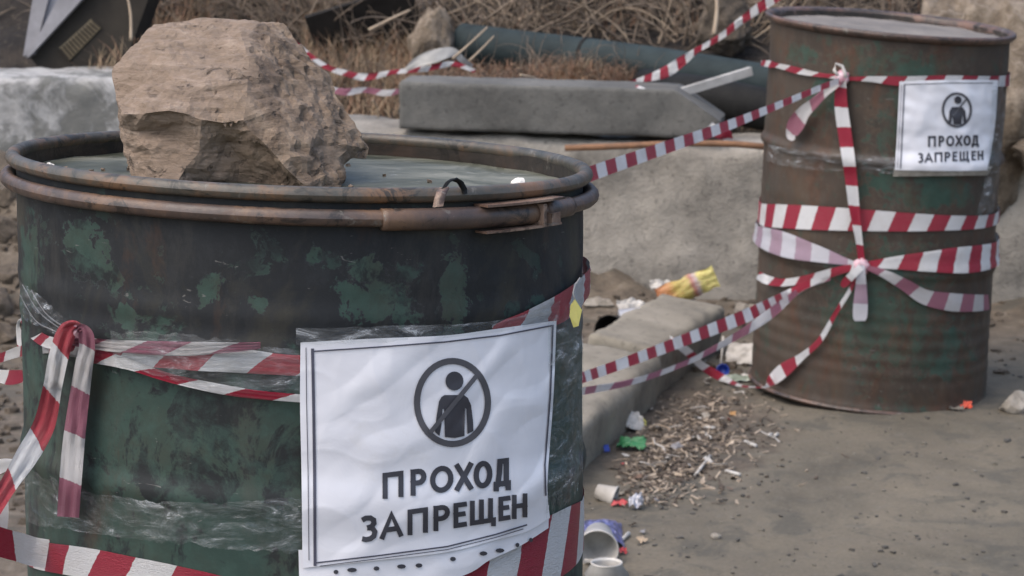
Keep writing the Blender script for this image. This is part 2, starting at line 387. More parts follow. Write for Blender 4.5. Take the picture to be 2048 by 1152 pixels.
def box_geo(c, s, rot=None, jit=0):
    c = Vector(c); vs_ = []
    for z in (-1, 1):
        for y in (-1, 1):
            for x in (-1, 1):
                v = Vector((x*s[0]/2, y*s[1]/2, z*s[2]/2))
                if jit: v += Vector([random.uniform(-jit, jit) for _ in range(3)])
                if rot is not None: v = rot @ v
                vs_.append(c+v)
    return vs_, [(0, 2, 3, 1), (4, 5, 7, 6), (0, 1, 5, 4), (2, 6, 7, 3), (0, 4, 6, 2), (1, 3, 7, 5)]
def lathe_geo(prof, seg=24, mtx=None):
    vs_, fs = [], []; n = len(prof)
    for j in range(seg):
        t = 2*math.pi*j/seg
        for (r, z) in prof:
            v = Vector((r*math.cos(t), r*math.sin(t), z)); vs_.append(mtx @ v if mtx else v)
    for j in range(seg):
        j2 = (j+1) % seg
        for i in range(n-1): fs.append((j*n+i, j2*n+i, j2*n+i+1, j*n+i+1))
    return vs_, fs
def rough_block(name, origin, ax, size, mat, seg=.02, amp=.006, edge=.02, seed=0, fr=9):
    """a box with worn edges and an uneven skin; origin = lower front left corner, ax = (x dir, y dir, z dir)"""
    bm = bmesh.new(); bmesh.ops.create_cube(bm, size=1)
    for v in bm.verts: v.co = Vector(((v.co.x+.5)*size[0], (v.co.y+.5)*size[1], (v.co.z+.5)*size[2]))
    for i in range(3):
        n = max(1, int(size[i]/seg)); n = min(n, 160)
        es = [e for e in bm.edges if abs((e.verts[0].co-e.verts[1].co)[i]) > size[i]*.9]
        bmesh.ops.subdivide_edges(bm, edges=es, cuts=n, use_grid_fill=True)
    s = Vector(size); off = Vector((seed*3.1, seed*1.7, seed*2.3))
    for v in bm.verts:
        p = v.co.copy(); d = [min(p[i], s[i]-p[i]) for i in range(3)]
        near = sorted(d)[1]            # distance to nearest edge
        e = edge*(.6+.9*max(0, noise.noise(p*7+off)+.35)+.5*noise.noise(p*30+off))
        dirv = Vector([0, 0, 0])
        for i in range(3):
            if d[i] < 1e-5: dirv[i] = 1 if p[i] > s[i]/2 else -1
        cen = s/2
        if near < e:
            k = (e-near)
            for i in range(3):
                if d[i] < e:
                    sg = 1 if p[i] > s[i]/2 else -1
                    v.co[i] -= sg*k*.42*(1-d[i]/max(e, 1e-6))
        v.co += dirv*(amp*fbm(p*fr+off, 5))
    bm.normal_update()
    R = Matrix((ax[0], ax[1], ax[2])).transposed()
    for v in bm.verts: v.co = Vector(origin) + R @ v.co
    me = bpy.data.meshes.new(name); bm.to_mesh(me); bm.free(); me.materials.append(mat)
    me.polygons.foreach_set('use_smooth', [True]*len(me.polygons))
    o = bpy.data.objects.new(name, me); COL.objects.link(o); return recentre(o)
def boulder(name, c, dims, seed, mat, sub=4, planes=9, amp=.06, rotz=0, sink=.1):
    rnd = random.Random(seed); bm = bmesh.new(); bmesh.ops.create_icosphere(bm, subdivisions=sub, radius=1)
    pl = []
    for i in range(planes):
        d = Vector((rnd.gauss(0, 1), rnd.gauss(0, 1), rnd.gauss(0, .8))).normalized(); pl.append((d, rnd.uniform(.55, .85)))
    off = Vector((seed*1.37, seed*.71, seed*2.13)); R = Matrix.Rotation(rotz, 3, 'Z')
    for v in bm.verts:
        p = v.co.copy()
        for d, h in pl:
            k = p.dot(d)
            if k > h: p -= d*(k-h)*.93
        p += p.normalized()*amp*(fbm(p*1.6+off, 3)+.5*fbm(p*6+off, 4))
        p = Vector((p.x*dims[0]/2, p.y*dims[1]/2, p.z*dims[2]/2)); v.co = R @ p
    me = bpy.data.meshes.new(name); bm.to_mesh(me); bm.free(); me.materials.append(mat)
    me.polygons.foreach_set('use_smooth', [sub > 3]*len(me.polygons))
    o = bpy.data.objects.new(name, me); COL.objects.link(o); o.location = Vector(c)+Vector((0, 0, dims[2]*(.5-sink)*.75))
    return o

# ------------------------------------------------------------------ the terrain
def gz(x, y):
    z = .006*fbm(Vector((x*2.2, y*2.2, 0)), 4) + .004*noise.noise(Vector((x*14, y*14, 3)))
    z += .181*(1-sst(3.25, 3.95, y))*(1-sst(.35, .8, abs(x+.22)))                       # hump carrying the near drum
    z += (.31+.04*fbm(Vector((x*6, y*6, 1)), 4))*sst(6.55, 7.85, y)*(1-sst(-1.25, -.9, x))  # rubble heap, far left
    z += .07*sst(7.15, 7.7, y)*(1-sst(.28, .5, x))*(1+.6*fbm(Vector((x*9, y*9, 5)), 4))     # soil drift at the wall foot
    z += .05*sst(7.2, 7.6, y)*sst(1.2, 1.5, x)
    return z
def wall_y(x): return 7.665-.16*(x-.384)     # front face of the wall
def bz(x, y):
    d = y-(wall_y(x)+.3)
    z = .40+.13*sst(-.1, .9, d)+max(0, d-.75)*.36+.05*fbm(Vector((x*1.6, y*1.6, 9)), 4)*sst(0, .6, d)
    z += .015*fbm(Vector((x*9, y*9, 2)), 4)
    z += .16*sst(.3, .9, d)*(1-sst(-1.5, -1.15, x))
    z += (.085+.03*fbm(Vector((x*8, y*8, 4)), 3))*sst(.08, .24, d)*(1-sst(.42, .75, d))*sst(-.38, -.28, x)*(1-sst(.33, .5, x))
    return z
def on_ground(px, py, f=gz, D0=6.0):
    """first place along the pixel's ray that lies on the surface f"""
    r = ray(px, py); D = 4.2 if f is gz else 7.5; hi = None
    while D < 14:
        p = CAM+r*D
        if p.z < f(p.x, p.y): hi = D; break
        D += .12
    if hi is None: return CAM+r*13
    lo = hi-.12
    for _ in range(14):
        m = (lo+hi)/2; p = CAM+r*m
        if p.z < f(p.x, p.y): hi = m
        else: lo = m
    return CAM+r*hi
def axis(lo, hi, core0, core1, step, growth=1.35):
    a = []; x = core0
    while x < core1: a.append(x); x += step
    s = step; x = core1
    while x < hi: a.append(x); s *= growth; x += s
    a.append(hi); s = step; x = core0-step
    while x > lo: a.insert(0, x); s *= growth; x -= s
    a.insert(0, lo); return a
def sheet(name, xs, ys, zf, mat, kind='structure'):
    vs_ = [(x, y, zf(x, y)) for y in ys for x in xs]; n = len(xs)
    fs = [(j*n+i, j*n+i+1, (j+1)*n+i+1, (j+1)*n+i) for j in range(len(ys)-1) for i in range(n-1)]
    return tag(link_mesh(name, vs_, fs, mat), kind=kind)
sheet('ground', axis(-60, 60, -1.8, 1.8, .022), axis(-40, 8.3, 4.7, 8.15, .022), gz, M['ground'])
def bank_edge(x, y): return bz(x, y) if y > wall_y(x)+.12 else -.05
sheet('earth_bank', axis(-60, 60, -2.2, 2.2, .035), axis(7.62, 90, 7.75, 10.6, .035), lambda x, y: bank_edge(x, y) if y < 12 else bz(x, 12)+(y-12)*.3, M['bank'])

# ------------------------------------------------------------------ the low wall and its stones
def wall_dir():
    a = Vector((1, -.16, 0)).normalized(); return a, Vector((-a.y, a.x, 0)), Vector((0, 0, 1))
WA = wall_dir()
xl = -.785
wo = Vector((xl, wall_y(xl), -.06))
wl = rough_block('concrete_wall', wo, (WA[0], WA[1], Vector((-.028, 0, 1)).normalized()), (3.3, .36, .505), M['wall'], .018, .009, .020, 2)
for v in wl.data.vertices:      # the top drops slightly to the right
    k = (v.co.z)/.5; v.co.z -= .022*k*(v.co.x+wl.location.x-.4)
tag(wl, 'low crumbling beige concrete wall running behind both drums', 'wall')
lb = rough_block('concrete_block', P(-330, 330, 7.93)-Vector((0, 0, .37)), (Vector((1, .02, 0)).normalized(), Vector((-.02, 1, 0)).normalized(), Vector((0, 0, 1))), (1.15, .33, .62), M['whiteblock'], .02, .008, .03, 5)
tag(lb, 'grey concrete block with flaking whitewash at the far left, behind the boulder', 'block')
# grey kerb stone lying on the wall
kp0, kp1 = P(797, 259, 7.80), P(1440, 287, 7.68)
ka = (kp1-kp0); ka.z *= .55; klen = ka.length; ka.normalize(); kb = Vector((-ka.y, ka.x, 0)).normalized(); kc = ka.cross(kb)
kerb = rough_block('kerb_stone', kp0, (ka, kb, kc), (klen, .19, .136), M['kerb'], .012, .0026, .007, 8, 16)
for v in kerb.data.vertices:     # the right-hand end has its top corner cut off
    w = Matrix((ka, kb, kc)) @ (v.co+kerb.location-kp0)
    ov = (w.x-(klen-.13))/.13*.085+(w.z-.136)
    if ov > 0 and w.z > .03: v.co -= kc*ov
    pass
tag(kerb, 'long grey kerb stone with one sloping end lying on top of the wall', 'kerb stone')
# two kerb stones on the ground between the drums
def ground_kerb(name, a, b, width, h, seed, label, roll):
    d = (b-a); L = d.length; d.normalize(); s = Vector((d.y, -d.x, 0)).normalized(); s = (s+Vector((0, 0, -roll))).normalized(); u = s.cross(d)*1
    if u.z < 0: u = -u
    o = rough_block(name, a-s*width-u*h, (d, s, u), (L, width, h), M['slab'], .016, .006, .019, seed, 8)
    return tag(o, label, 'kerb stone')
g0 = on_ground(1150, 930); g1 = on_ground(1320, 760)
A0, A1, A2 = P(1206, 836, 5.95), P(1328, 720, 6.5), P(1454, 616, 7.1)
for q in (A0, A1, A2): q.z = gz(q.x, q.y)+.115
A0b = A0+(A0-A1)*.9; A0b.z = A0.z-.01
ground_kerb('kerb_stone', A0b, A1+(A1-A0)*.0+Vector((0, 0, .0)), .215, .15, 11, 'pale sandy kerb stone on the ground, its near end behind the front drum', .12)
ground_kerb('kerb_stone', A1+(A2-A1)*.02+Vector((-.01, 0, .012)), A2, .185, .15, 14, 'olive grey rounded kerb stone on the ground under the yellow snack bag', .15)

# ------------------------------------------------------------------ drums
class Drum:
    def __init__(s, top, H, R, tilt, lean):
        s.H, s.R = H, R
        s.M = Matrix(((1, 0, lean[0]), (0, 1, lean[1]), (tilt[0], tilt[1], 1)))
        s.T = top - s.M @ Vector((0, 0, H)); s.Mi = s.M.inverted()
    def w(s, th, z, r):   # theta = 0 faces the camera, grows to the right
        return s.T + s.M @ Vector((r*math.sin(th), -r*math.cos(th), z))
    def hit(s, px, py, off=0):
        """theta, z where the pixel's ray meets the skin (offset off); rays past the edge slide onto it"""
        o = s.Mi @ (CAM-s.T); d = s.Mi @ ray(px, py); r = s.R+off
        a = d.x*d.x+d.y*d.y; b = o.x*d.x+o.y*d.y; c = o.x*o.x+o.y*o.y-r*r
        disc = b*b-a*c; t = (-b-math.sqrt(disc))/a if disc > 0 else -b/a
        q = o+d*t; return math.atan2(q.x, -q.y), q.z
    hoops = ()
    def bulge(s, z): return sum(a*math.cos(min(1, abs(z-hz)/(w*1.9))*math.pi/2)**2 for hz, w, a in s.hoops)
    def S(s, px, py, off=0, wr=None):
        th, z = s.hit(px, py); r = s.R
        for _ in range(2):          # the ray is followed to the lifted skin itself, so print keeps its size
            r = s.R+off+s.bulge(z)+(wr(th*s.R, z) if wr else 0)
            th, z = s.hit(px, py, r-s.R)
        return s.w(th, z, r)
D1 = Drum(P(604, 325, 2.80), .88, .2865, (-.039, -.040), (.0, .03))
D2 = Drum(P(1780, 50, 6.50), .88, .2800, (-.080, .012), (.038, 0))
D1.hoops = ((.588, .020, .0040), (.30, .016, .0085))
D2.hoops = ((.59, .02, .009), (.335, .02, .006))

def lathe_drum(name, dr, prof, mat, parent, seg=220, dent=.0012, seed=0, uv=True):
    vs_, fs, uvs = [], [], []; n = len(prof)
    for j in range(seg+1):
        th = -math.pi+2*math.pi*j/seg
        for (r, z) in prof:
            q = Vector((math.sin(th)*2.2, math.cos(th)*2.2, z*5+seed))
            rr = r+dent*(fbm(q, 3)+.4*noise.noise(q*3.3))
            vs_.append(dr.w(th, z, rr)); uvs.append((th*dr.R, z))
    for j in range(seg):
        for i in range(n-1): fs.append((j*n+i, (j+1)*n+i, (j+1)*n+i+1, j*n+i+1))
    return link_mesh(name, vs_, fs, mat, parent, uvs)
def ring_prof(rc, zc, r, n=10, sx=1): return [(rc+r*sx*math.cos(2*math.pi*k/n), zc+r*math.sin(2*math.pi*k/n)) for k in range(n+1)]
def body_prof(R, H, hoops, ribs, n=170):
    p = []
    for i in range(n+1):
        z = H*i/n; r = R
        for (hz, hw, ha) in hoops:
            d = abs(z-hz)/hw
            if d < 1: r += ha*math.cos(d*math.pi/2)**2
        for (z0, z1, per, a) in ribs:
            if z0 < z < z1: r += a*math.sin((z-z0)/per*2*math.pi)*min(1, (z-z0)/per, (z1-z)/per)
        p.append((r, z))
    return p
# hidden wear map of the near drum: where the dark coat has gone (skin coordinates)
def patch(px, py, rx, ry, dr=D1):
    th, z = dr.hit(px, py); th2, _ = dr.hit(px+rx, py); _, z2 = dr.hit(px, py+ry)
    return (th*dr.R, z, max(.012, abs(th2-th)*dr.R), abs(z2-z))
PAT = [patch(*q) for q in ((425, 582, 30, 36), (520, 605, 24, 26), (765, 600, 75, 60), (735, 545, 40, 30), (815, 545, 35, 25), (905, 590, 28, 70), (635, 510, 22, 26), (225, 555, 20, 26), (165, 500, 45, 60), (60, 520, 24, 90), (255, 625, 18, 30), (1075, 610, 16, 24), (1020, 615, 16, 22))]
M['drum1'] = drum_paint('near_drum_paint', PAT, (.0135, .0150, .0165), (.027, .050, .041), (.046, .043, .031), (.07, .040, .026), .725, .03)
PAT2 = [patch(*q, D2) for q in ((1800, 130, 110, 35), (1850, 380, 110, 40), (1640, 200, 40, 50), (1820, 250, 80, 60), (1760, 610, 120, 130), (1880, 700, 70, 60), (1600, 110, 40, 20))]
M['drum2'] = drum_paint('far_drum_paint', PAT2, (.044, .034, .026), (.028, .052, .039), (.074, .050, .033), (.095, .048, .029), -.3, .115)

H = .88
drum1 = empty('steel_drum', D1.w(0, 0, 0), 'large dark green steel drum with chipped paint in front, a boulder on top', 'drum')
lathe_drum('body', D1, [(0.02, .004), (D1.R, .004)]+body_prof(D1.R, H-.012, D1.hoops, [(.685, .80, .036, .0009), (.06, .26, .036, .0025)])+[(D1.R, H)], M['drum1'], drum1)
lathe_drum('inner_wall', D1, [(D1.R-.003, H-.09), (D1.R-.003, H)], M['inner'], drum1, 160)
lathe_drum('rim', D1, ring_prof(D1.R+.003, H, .0074, 12), M['rim'], drum1, 240, .0010, 3)
lr = lathe_drum('locking_ring', D1, ring_prof(D1.R+.0085, H-.0205, .0080, 12, .95), M['ring'], drum1, 240, .0012, 5)
# sleeve and latch on the locking ring
def arc_tube(dr, px0, px1, py, rc, zc, r, n, m, sx=1, mat=None, name='sleeve', parent=None, open_cut=None):
    t0, _ = dr.hit(px0, py); t1, _ = dr.hit(px1, py); vs_, fs = [], []
    for i in range(n+1):
        th = t0+(t1-t0)*i/n
        for k in range(m):
            a = 2*math.pi*k/m; vs_.append(dr.w(th, zc+r*math.sin(a), rc+r*sx*math.cos(a)))
    for i in range(n):
        for k in range(m): fs.append((i*m+k, (i+1)*m+k, (i+1)*m+(k+1) % m, i*m+(k+1) % m))
    fs.append(tuple(range(m))); fs.append(tuple(n*m+k for k in range(m))[::-1])
    return link_mesh(name, vs_, fs, mat, parent)
arc_tube(D1, 757, 1052, 432, D1.R+.009, H-.0215, .0104, 30, 14, .95, M['ring'], 'sleeve', lr)
arc_tube(D1, 1072, 1120, 430, D1.R+.009, H-.0205, .0098, 10, 14, .95, M['ring'], 'sleeve', lr)
def arc_plate(dr, px0, px1, py, r0, r1, z0, z1, th_, mat, name, parent, n=18):
    t0, _ = dr.hit(px0, py); t1, _ = dr.hit(px1, py); vs_, fs = [], []
    for i in range(n+1):
        k = i/n; th = t0+(t1-t0)*k; z = z0+(z1-z0)*k
        for (r, dz) in ((r0, 0), (r1, .0006), (r1, th_+.0006), (r0, th_)): vs_.append(dr.w(th, z+dz, r))
    for i in range(n):
        for k in range(4): fs.append((i*4+k, (i+1)*4+k, (i+1)*4+(k+1) % 4, i*4+(k+1) % 4))
    fs += [(0, 1, 2, 3), tuple(n*4+k for k in (3, 2, 1, 0))]
    return link_mesh(name, vs_, fs, mat, parent, None, False)
arc_plate(D1, 945, 1088, 415, D1.R+.002, D1.R+.0235, H-.0115, H-.0095, .0022, M['rust'], 'latch_plate', lr)
arc_plate(D1, 945, 1085, 460, D1.R+.004, D1.R+.022, H-.0365, H-.0340, .002, M['rust'], 'latch_plate', lr)
arc_plate(D1, 1050, 1056, 440, D1.R+.004, D1.R+.0225, H-.034, H-.034, .0215, M['rust'], 'latch_plate', lr, 2)
arc_plate(D1, 1068, 1084, 455, D1.R+.004, D1.R+.021, H-.0335, H-.033, .011, M['rust'], 'latch_pin', lr, 3)
# water
def disc_in(dr, name, z, R, mat, rip, seed):
    vs_, fs = [dr.w(0, z, 0)], []; nr, ns = 40, 120
    ti = dr.M @ Vector((0, 0, 1))
    for i in range(1, nr+1):
        for j in range(ns):
            th = 2*math.pi*j/ns; r = R*i/nr; q = Vector((math.sin(th)*r*18, math.cos(th)*r*18, seed))
            p = dr.w(th, z, r); p.z += rip*fbm(q, 3); vs_.append(p)
    for j in range(ns): fs.append((0, 1+j, 1+(j+1) % ns))
    for i in range(nr-1):
        for j in range(ns): fs.append((1+i*ns+j, 1+(i+1)*ns+j, 1+(i+1)*ns+(j+1) % ns, 1+i*ns+(j+1) % ns))
    return link_mesh(name, vs_, fs, mat)
tag(disc_in(D1, 'water', H-.0165, D1.R-.004, M['water'], .0012, 1), 'grey icy water filling the front drum nearly to its rim', None, None, 'structure')

drum2 = empty('steel_drum', D2.w(0, 0, 0), 'rust brown steel drum standing at the back beside the wall, wrapped in tape', 'drum')
lathe_drum('body', D2, [(0.02, .003), (D2.R+.003, .003), (D2.R+.005, .012), (D2.R+.001, .02)]+body_prof(D2.R, H, D2.hoops, [(.055, .26, .034, .0008), (.37, .52, .05, .0006)])[6:], M['drum2'], drum2, 200, .0025, 2)
lathe_drum('base_chime', D2, ring_prof(D2.R+.003, .008, .006, 8), M['rim2'], drum2, 160, .001)
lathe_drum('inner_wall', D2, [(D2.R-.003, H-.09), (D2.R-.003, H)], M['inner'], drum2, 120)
lathe_drum('rim', D2, [(D2.R-.002, H-.012), (D2.R+.007, H-.010), (D2.R+.0145, H-.002), (D2.R+.0155, H+.004), (D2.R+.011, H+.008), (D2.R+.004, H+.006), (D2.R-.003, H+.001), (D2.R-.003, H-.01)], M['rim2'], drum2, 200, .0012, 4)
tag(disc_in(D2, 'gravel_fill', H-.012, D2.R-.004, M['fill'], .003, 4), 'grey fill levelled just below the rim of the far drum', 'fill')

# ------------------------------------------------------------------ boulder on the near drum
def main_rock():
    D0 = 2.80
    C = [(268, 86, .02), (306, 45, .05), (388, 37, .06), (480, 39, .06), (560, 41, .05), (586, 62, .045), (612, 97, .03), (650, 138, .02), (683, 201, 0), (728, 269, -.01), (738, 296, -.01), (730, 315, -.012),
         (703, 313, -.02), (690, 330, -.03), (684, 362, -.055), (678, 385, -.06), (620, 388, -.09), (545, 390, -.06), (474, 388, -.05), (400, 384, -.065), (347, 378, -.10), (265, 374, -.07), (248, 310, -.05), (236, 254, -.04), (231, 200, -.03), (226, 142, -.01), (246, 116, 0)]
    I = [(246, 228, -.082), (290, 226, -.10), (336, 221, -.108), (375, 228, -.108), (403, 239, -.110), (446, 247, -.106), (489, 240, -.100), (497, 123, -.045), (481, 67, .0), (494, 180, -.075),
         (262, 262, -.068), (330, 262, -.078), (300, 300, -.082), (445, 262, -.092), (398, 305, -.092), (372, 335, -.095), (455, 285, -.070), (480, 320, -.066), (430, 340, -.074), (540, 345, -.070), (500, 262, -.098), (532, 290, -.098), (577, 342, -.100), (610, 372, -.100),
         (570, 130, -.025), (600, 220, -.055), (640, 290, -.065), (555, 220, -.075), (350, 130, -.04), (300, 160, -.045), (420, 90, -.005), (400, 180, -.08), (580, 290, -.09), (650, 350, -.075), (690, 290, -.035)]
    B = [(300, 130, .16), (400, 90, .19), (500, 90, .19), (600, 190, .16), (640, 300, .13), (320, 300, .15), (450, 280, .19), (560, 300, .17), (320, 385, .12), (450, 400, .15), (580, 400, .12), (420, 190, .20)]
    nc = len(C); cont = [(i, (i+1) % nc) for i in range(nc)]
    vs_, fs = [], []
    vs_ = [P(a, b, D0+d) for (a, b, d) in C+I+B]
    def tri(pts, idx, cons):
        v2, _, ff, ov, _, _ = delaunay_2d_cdt([Vector((p[0], -p[1])) for p in pts], cons, [list(range(nc))], 1, 1e-4)
        return [tuple(idx[ov[k][0]] for k in f) for f in ff if all(ov[k] for k in f)]
    ridge = lambda seq: [(nc+a, nc+b) for a, b in zip(seq, seq[1:])]
    cons = ridge([0, 1, 2, 3, 4, 5, 6]) + ridge([8, 7, 9, 6]) + ridge([13, 14, 15]) + ridge([6, 20, 21, 22, 23]) + ridge([13, 20])
    fr = tri(C+I, list(range(nc+len(I))), cons)
    bk = tri(C+B, list(range(nc))+[nc+len(I)+k for k in range(len(B))], [])
    bm = bmesh.new(); bv = [bm.verts.new(v) for v in vs_]
    for f in fr: bm.faces.new([bv[k] for k in f])
    have = {frozenset(f) for f in fr}
    for f in bk:
        if frozenset(f) not in have: bm.faces.new([bv[k] for k in reversed(f)])
        else:            # a sliver between three outline points: close it with a point of its own behind
            q = bm.verts.new(sum((vs_[k] for k in f), Vector())/3+FW*.012)
            for a, b in ((f[1], f[0]), (f[2], f[1]), (f[0], f[2])): bm.faces.new((bv[a], bv[b], q))
    bmesh.ops.recalc_face_normals(bm, faces=bm.faces)
    for it in range(6):
        lim = .0042
        es = [e for e in bm.edges if e.calc_length() > lim*1.5]
        if not es: break
        bmesh.ops.subdivide_edges(bm, edges=es, cuts=1)
        bmesh.ops.triangulate(bm, faces=[f for f in bm.faces if len(f.verts) > 3])
    bmesh.ops.smooth_vert(bm, verts=bm.verts, factor=.15, use_axis_x=True, use_axis_y=True, use_axis_z=True)
    bm.normal_update()
    lay = bm.verts.layers.float.new('rough_face')
    new = {}
    for v in bm.verts:
        p = v.co; s = (p-P(496, 180, 2.72)).x; n = v.normal
        k = sst(-.012, .012, s+.004*noise.noise(p*60)); 
        v[lay] = k
        strat = noise.noise(Vector((p.x*14, p.y*14, p.z*95+2*p.x)))*.0024*(1-k)+noise.noise(Vector((p.x*22, p.y*22, p.z*210)))*.0012*(1-k)
        pit = -max(0, noise.noise(p*80)-.15)*.010*k+.0042*k*fbm(p*42, 5)
        big = .0042*fbm(p*17+Vector((3, 3, 3)), 4)
        step = .0035*(math.floor(noise.noise(p*24)*3)/3)*(1-k)*.5
        new[v] = n*(strat+pit+big+step+.0016*fbm(p*120, 3))
    for v, d in new.items(): v.co += d
    me = bpy.data.meshes.new('boulder'); bm.to_mesh(me); bm.free(); me.materials.append(M['rock'])
    me.polygons.foreach_set('use_smooth', [False]*len(me.polygons))
    o = bpy.data.objects.new('boulder', me); COL.objects.link(o); recentre(o)
    return tag(o, 'big tan layered boulder resting in the top of the front drum', 'rock')
main_rock()

# ------------------------------------------------------------------ posters
def strip_px(pts, t, step=5, caps=True, closed=False):
    """polyline in pixels -> thick strip (left points, right points)"""
    pts = [Vector(p) for p in pts]
    if caps and not closed:
        pts[0] = pts[0]-(pts[1]-pts[0]).normalized()*t; pts[-1] = pts[-1]+(pts[-1]-pts[-2]).normalized()*t
    L, R = [], []; n = len(pts)
    nn = []
    for i in range(n):
        if closed: a, b, c = pts[i-1], pts[i], pts[(i+1) % n]
        else: a, b, c = pts[max(i-1, 0)], pts[i], pts[min(i+1, n-1)]
        d1 = (b-a).normalized() if (b-a).length > 1e-6 else (c-b).normalized(); d2 = (c-b).normalized() if (c-b).length > 1e-6 else d1
        m = Vector((-(d1.y+d2.y), d1.x+d2.x))
        m = m.normalized() if m.length > 1e-6 else Vector((-d1.y, d1.x))
        k = 1/max(.6, m.dot(Vector((-d1.y, d1.x)))); nn.append(m*t*k)
    seq = list(range(n))+([0] if closed else [])
    for a, b in zip(seq, seq[1:]):
        m = max(1, int((pts[b]-pts[a]).length/step))
        for k in range(m):
            f = k/m; q = pts[a].lerp(pts[b], f); w = nn[a].lerp(nn[b], f); L.append(q+w); R.append(q-w)
    L.append(pts[seq[-1]]+nn[seq[-1]]); R.append(pts[seq[-1]]-nn[seq[-1]])
    return L, R
def strips_obj(name, S, strips, mat, parent):
    g = Geo()
    for L, R in strips:
        n = len(L); vs_ = []
        for l, r in zip(L, R): vs_ += [S(l.x, l.y), S((l.x+r.x)/2, (l.y+r.y)/2), S(r.x, r.y)]
        g.add(vs_, [q for i in range(n-1) for q in ((i*3, i*3+1, i*3+4, i*3+3), (i*3+1, i*3+2, i*3+5, i*3+4))])
    return g.obj(name, mat, parent)
def fill_obj(name, S, poly, mat, parent, step=7):
    pts = [Vector(p) for p in poly]; n = len(pts)
    x0, x1 = min(p.x for p in pts), max(p.x for p in pts); y0, y1 = min(p.y for p in pts), max(p.y for p in pts)
    ins = []; y = y0+step/2
    while y < y1:
        x = x0+step/2
        while x < x1: ins.append(Vector((x, y))); x += step
        y += step
    v2, _, ff, ov, _, _ = delaunay_2d_cdt(pts+ins, [], [list(range(n))], 1, 1e-4)
    return link_mesh(name, [S(v.x, v.y) for v in v2], [tuple(f) for f in ff], mat, parent)
def arcpts(cx, cy, rx, ry, a0, a1, n): return [(cx+rx*math.cos(a0+(a1-a0)*k/n), cy+ry*math.sin(a0+(a1-a0)*k/n)) for k in range(n+1)]
GL = {
 'П': [[(0, 0), (0, 1), (1, 1), (1, 0)]],
 'Р': [[(0, 0), (0, 1)], [(0, 1), (.5, 1)]+arcpts(.5, .73, .5, .27, math.pi/2, -math.pi/2, 8)+[(.5, .46), (0, .46)]],
 'О': ['o'],
 'Х': [[(0, 0), (1, 1)], [(0, 1), (1, 0)]],
 'Д': [[(0, -.2), (0, 0), (1, 0), (1, -.2)], [(.14, 0), (.26, .45), (.32, 1), (.84, 1), (.84, 0)]],
 'З': [[(0, .93), (.3, 1), (.65, .98), (.9, .86), (.92, .7), (.75, .57), (.4, .53)], [(.4, .53), (.8, .49), (1, .3), (.92, .1), (.65, 0), (.3, -.01), (0, .06)]],
 'А': [[(0, 0), (.5, 1), (1, 0)], [(.22, .3), (.78, .3)]],
 'Е': [[(1, 1), (0, 1), (0, 0), (1, 0)], [(0, .53), (.85, .53)]],
 'Щ': [[(0, 1), (0, 0), (.86, 0), (.86, 1)], [(.43, 0), (.43, 1)], [(.86, 0), (1, 0), (1, -.2)]],
 'Н': [[(0, 0), (0, 1)], [(1, 0), (1, 1)], [(0, .52), (1, .52)]]}
def letter(S, ch, x0, x1, top, bot, mat, parent, weight=.098):
    xm = (x0+x1)/2; h = bot(xm)-top(xm); t = h*weight; w = x1-x0-2*t
    def mp(u, v):
        x = x0+t+u*w; yb, yt = bot(x)-t, top(x)+t
        return (x, yb+(yt-yb)*v)
    st = []
    for poly in GL[ch]:
        if poly == 'o':
            q = [mp(.5+.5*math.cos(2*math.pi*k/24), .5+.5*math.sin(2*math.pi*k/24)) for k in range(24)]
            st.append(strip_px(q, t, 5, False, True))
        else: st.append(strip_px([mp(*p) for p in poly], t, 5, ch not in 'З'))
    return strips_obj('letter', S, st, mat, parent)
def lin(xa, ya, xb, yb): return lambda x: ya+(yb-ya)*(x-xa)/(xb-xa)
def coons(top, bot, left, right, nu, nv):
    def samp(pts, n):
        c = crs(pts, 12); L = [0]
        for a, b in zip(c, c[1:]): L.append(L[-1]+math.dist(a, b))
        out = []; j = 0
        for i in range(n+1):
            s = L[-1]*i/n
            while j < len(L)-2 and L[j+1] < s: j += 1
            k = (s-L[j])/max(1e-9, L[j+1]-L[j]); out.append(Vector(c[j]).lerp(Vector(c[j+1]), min(1, k)))
        return out
    T_, B_, L_, R_ = samp(top, nu), samp(bot, nu), samp(left, nv), samp(right, nv); g = []
    for j in range(nv+1):
        v = j/nv; row = []
        for i in range(nu+1):
            u = i/nu
            row.append(T_[i]*(1-v)+B_[i]*v+L_[j]*(1-u)+R_[j]*u-(T_[0]*(1-u)*(1-v)+T_[-1]*u*(1-v)+B_[0]*(1-u)*v+B_[-1]*u*v))
        g.append(row)
    return g
def grid_obj(name, S, g, mat, parent=None, uv=False):
    nv, nu = len(g), len(g[0])
    return link_mesh(name, [S(q.x, q.y) for r in g for q in r], [(j*nu+i, j*nu+i+1, (j+1)*nu+i+1, (j+1)*nu+i) for j in range(nv-1) for i in range(nu-1)], mat, parent)

def wr1(u, z):
    q = Vector((u*16, z*16, 4)); a = .0009*fbm(q, 3)+.0005*(1-abs(noise.noise(Vector((u*10-z*7, z*11+u*6, 7)))))**9+.0005*(1-abs(noise.noise(Vector((u*7+z*15, z*9-u*12, 17)))))**11
    s = (u*.75-z)*1.0; a += .0015*max(0, math.sin(s*75+2*noise.noise(q)))*sst(.0, .10, u)       # drag folds to the right
    a += .0013*noise.noise(Vector((u*9+z*30, z*6-u*8, 2)))
    return a
S1 = lambda off: (lambda x, y: D1.S(x, y, off, wr1))
post = grid_obj('warning_poster', S1(.0098), coons([(601, 685), (752, 677), (890, 671), (991, 658), (1113, 641)], [(605, 1136), (752, 1121), (895, 1104), (991, 1080), (1053, 1063), (1100, 1036)], [(601, 685), (600, 800), (603, 950), (605, 1136)], [(1113, 641), (1107, 791), (1095, 964), (1100, 1036)], 150, 130), M['paper'])
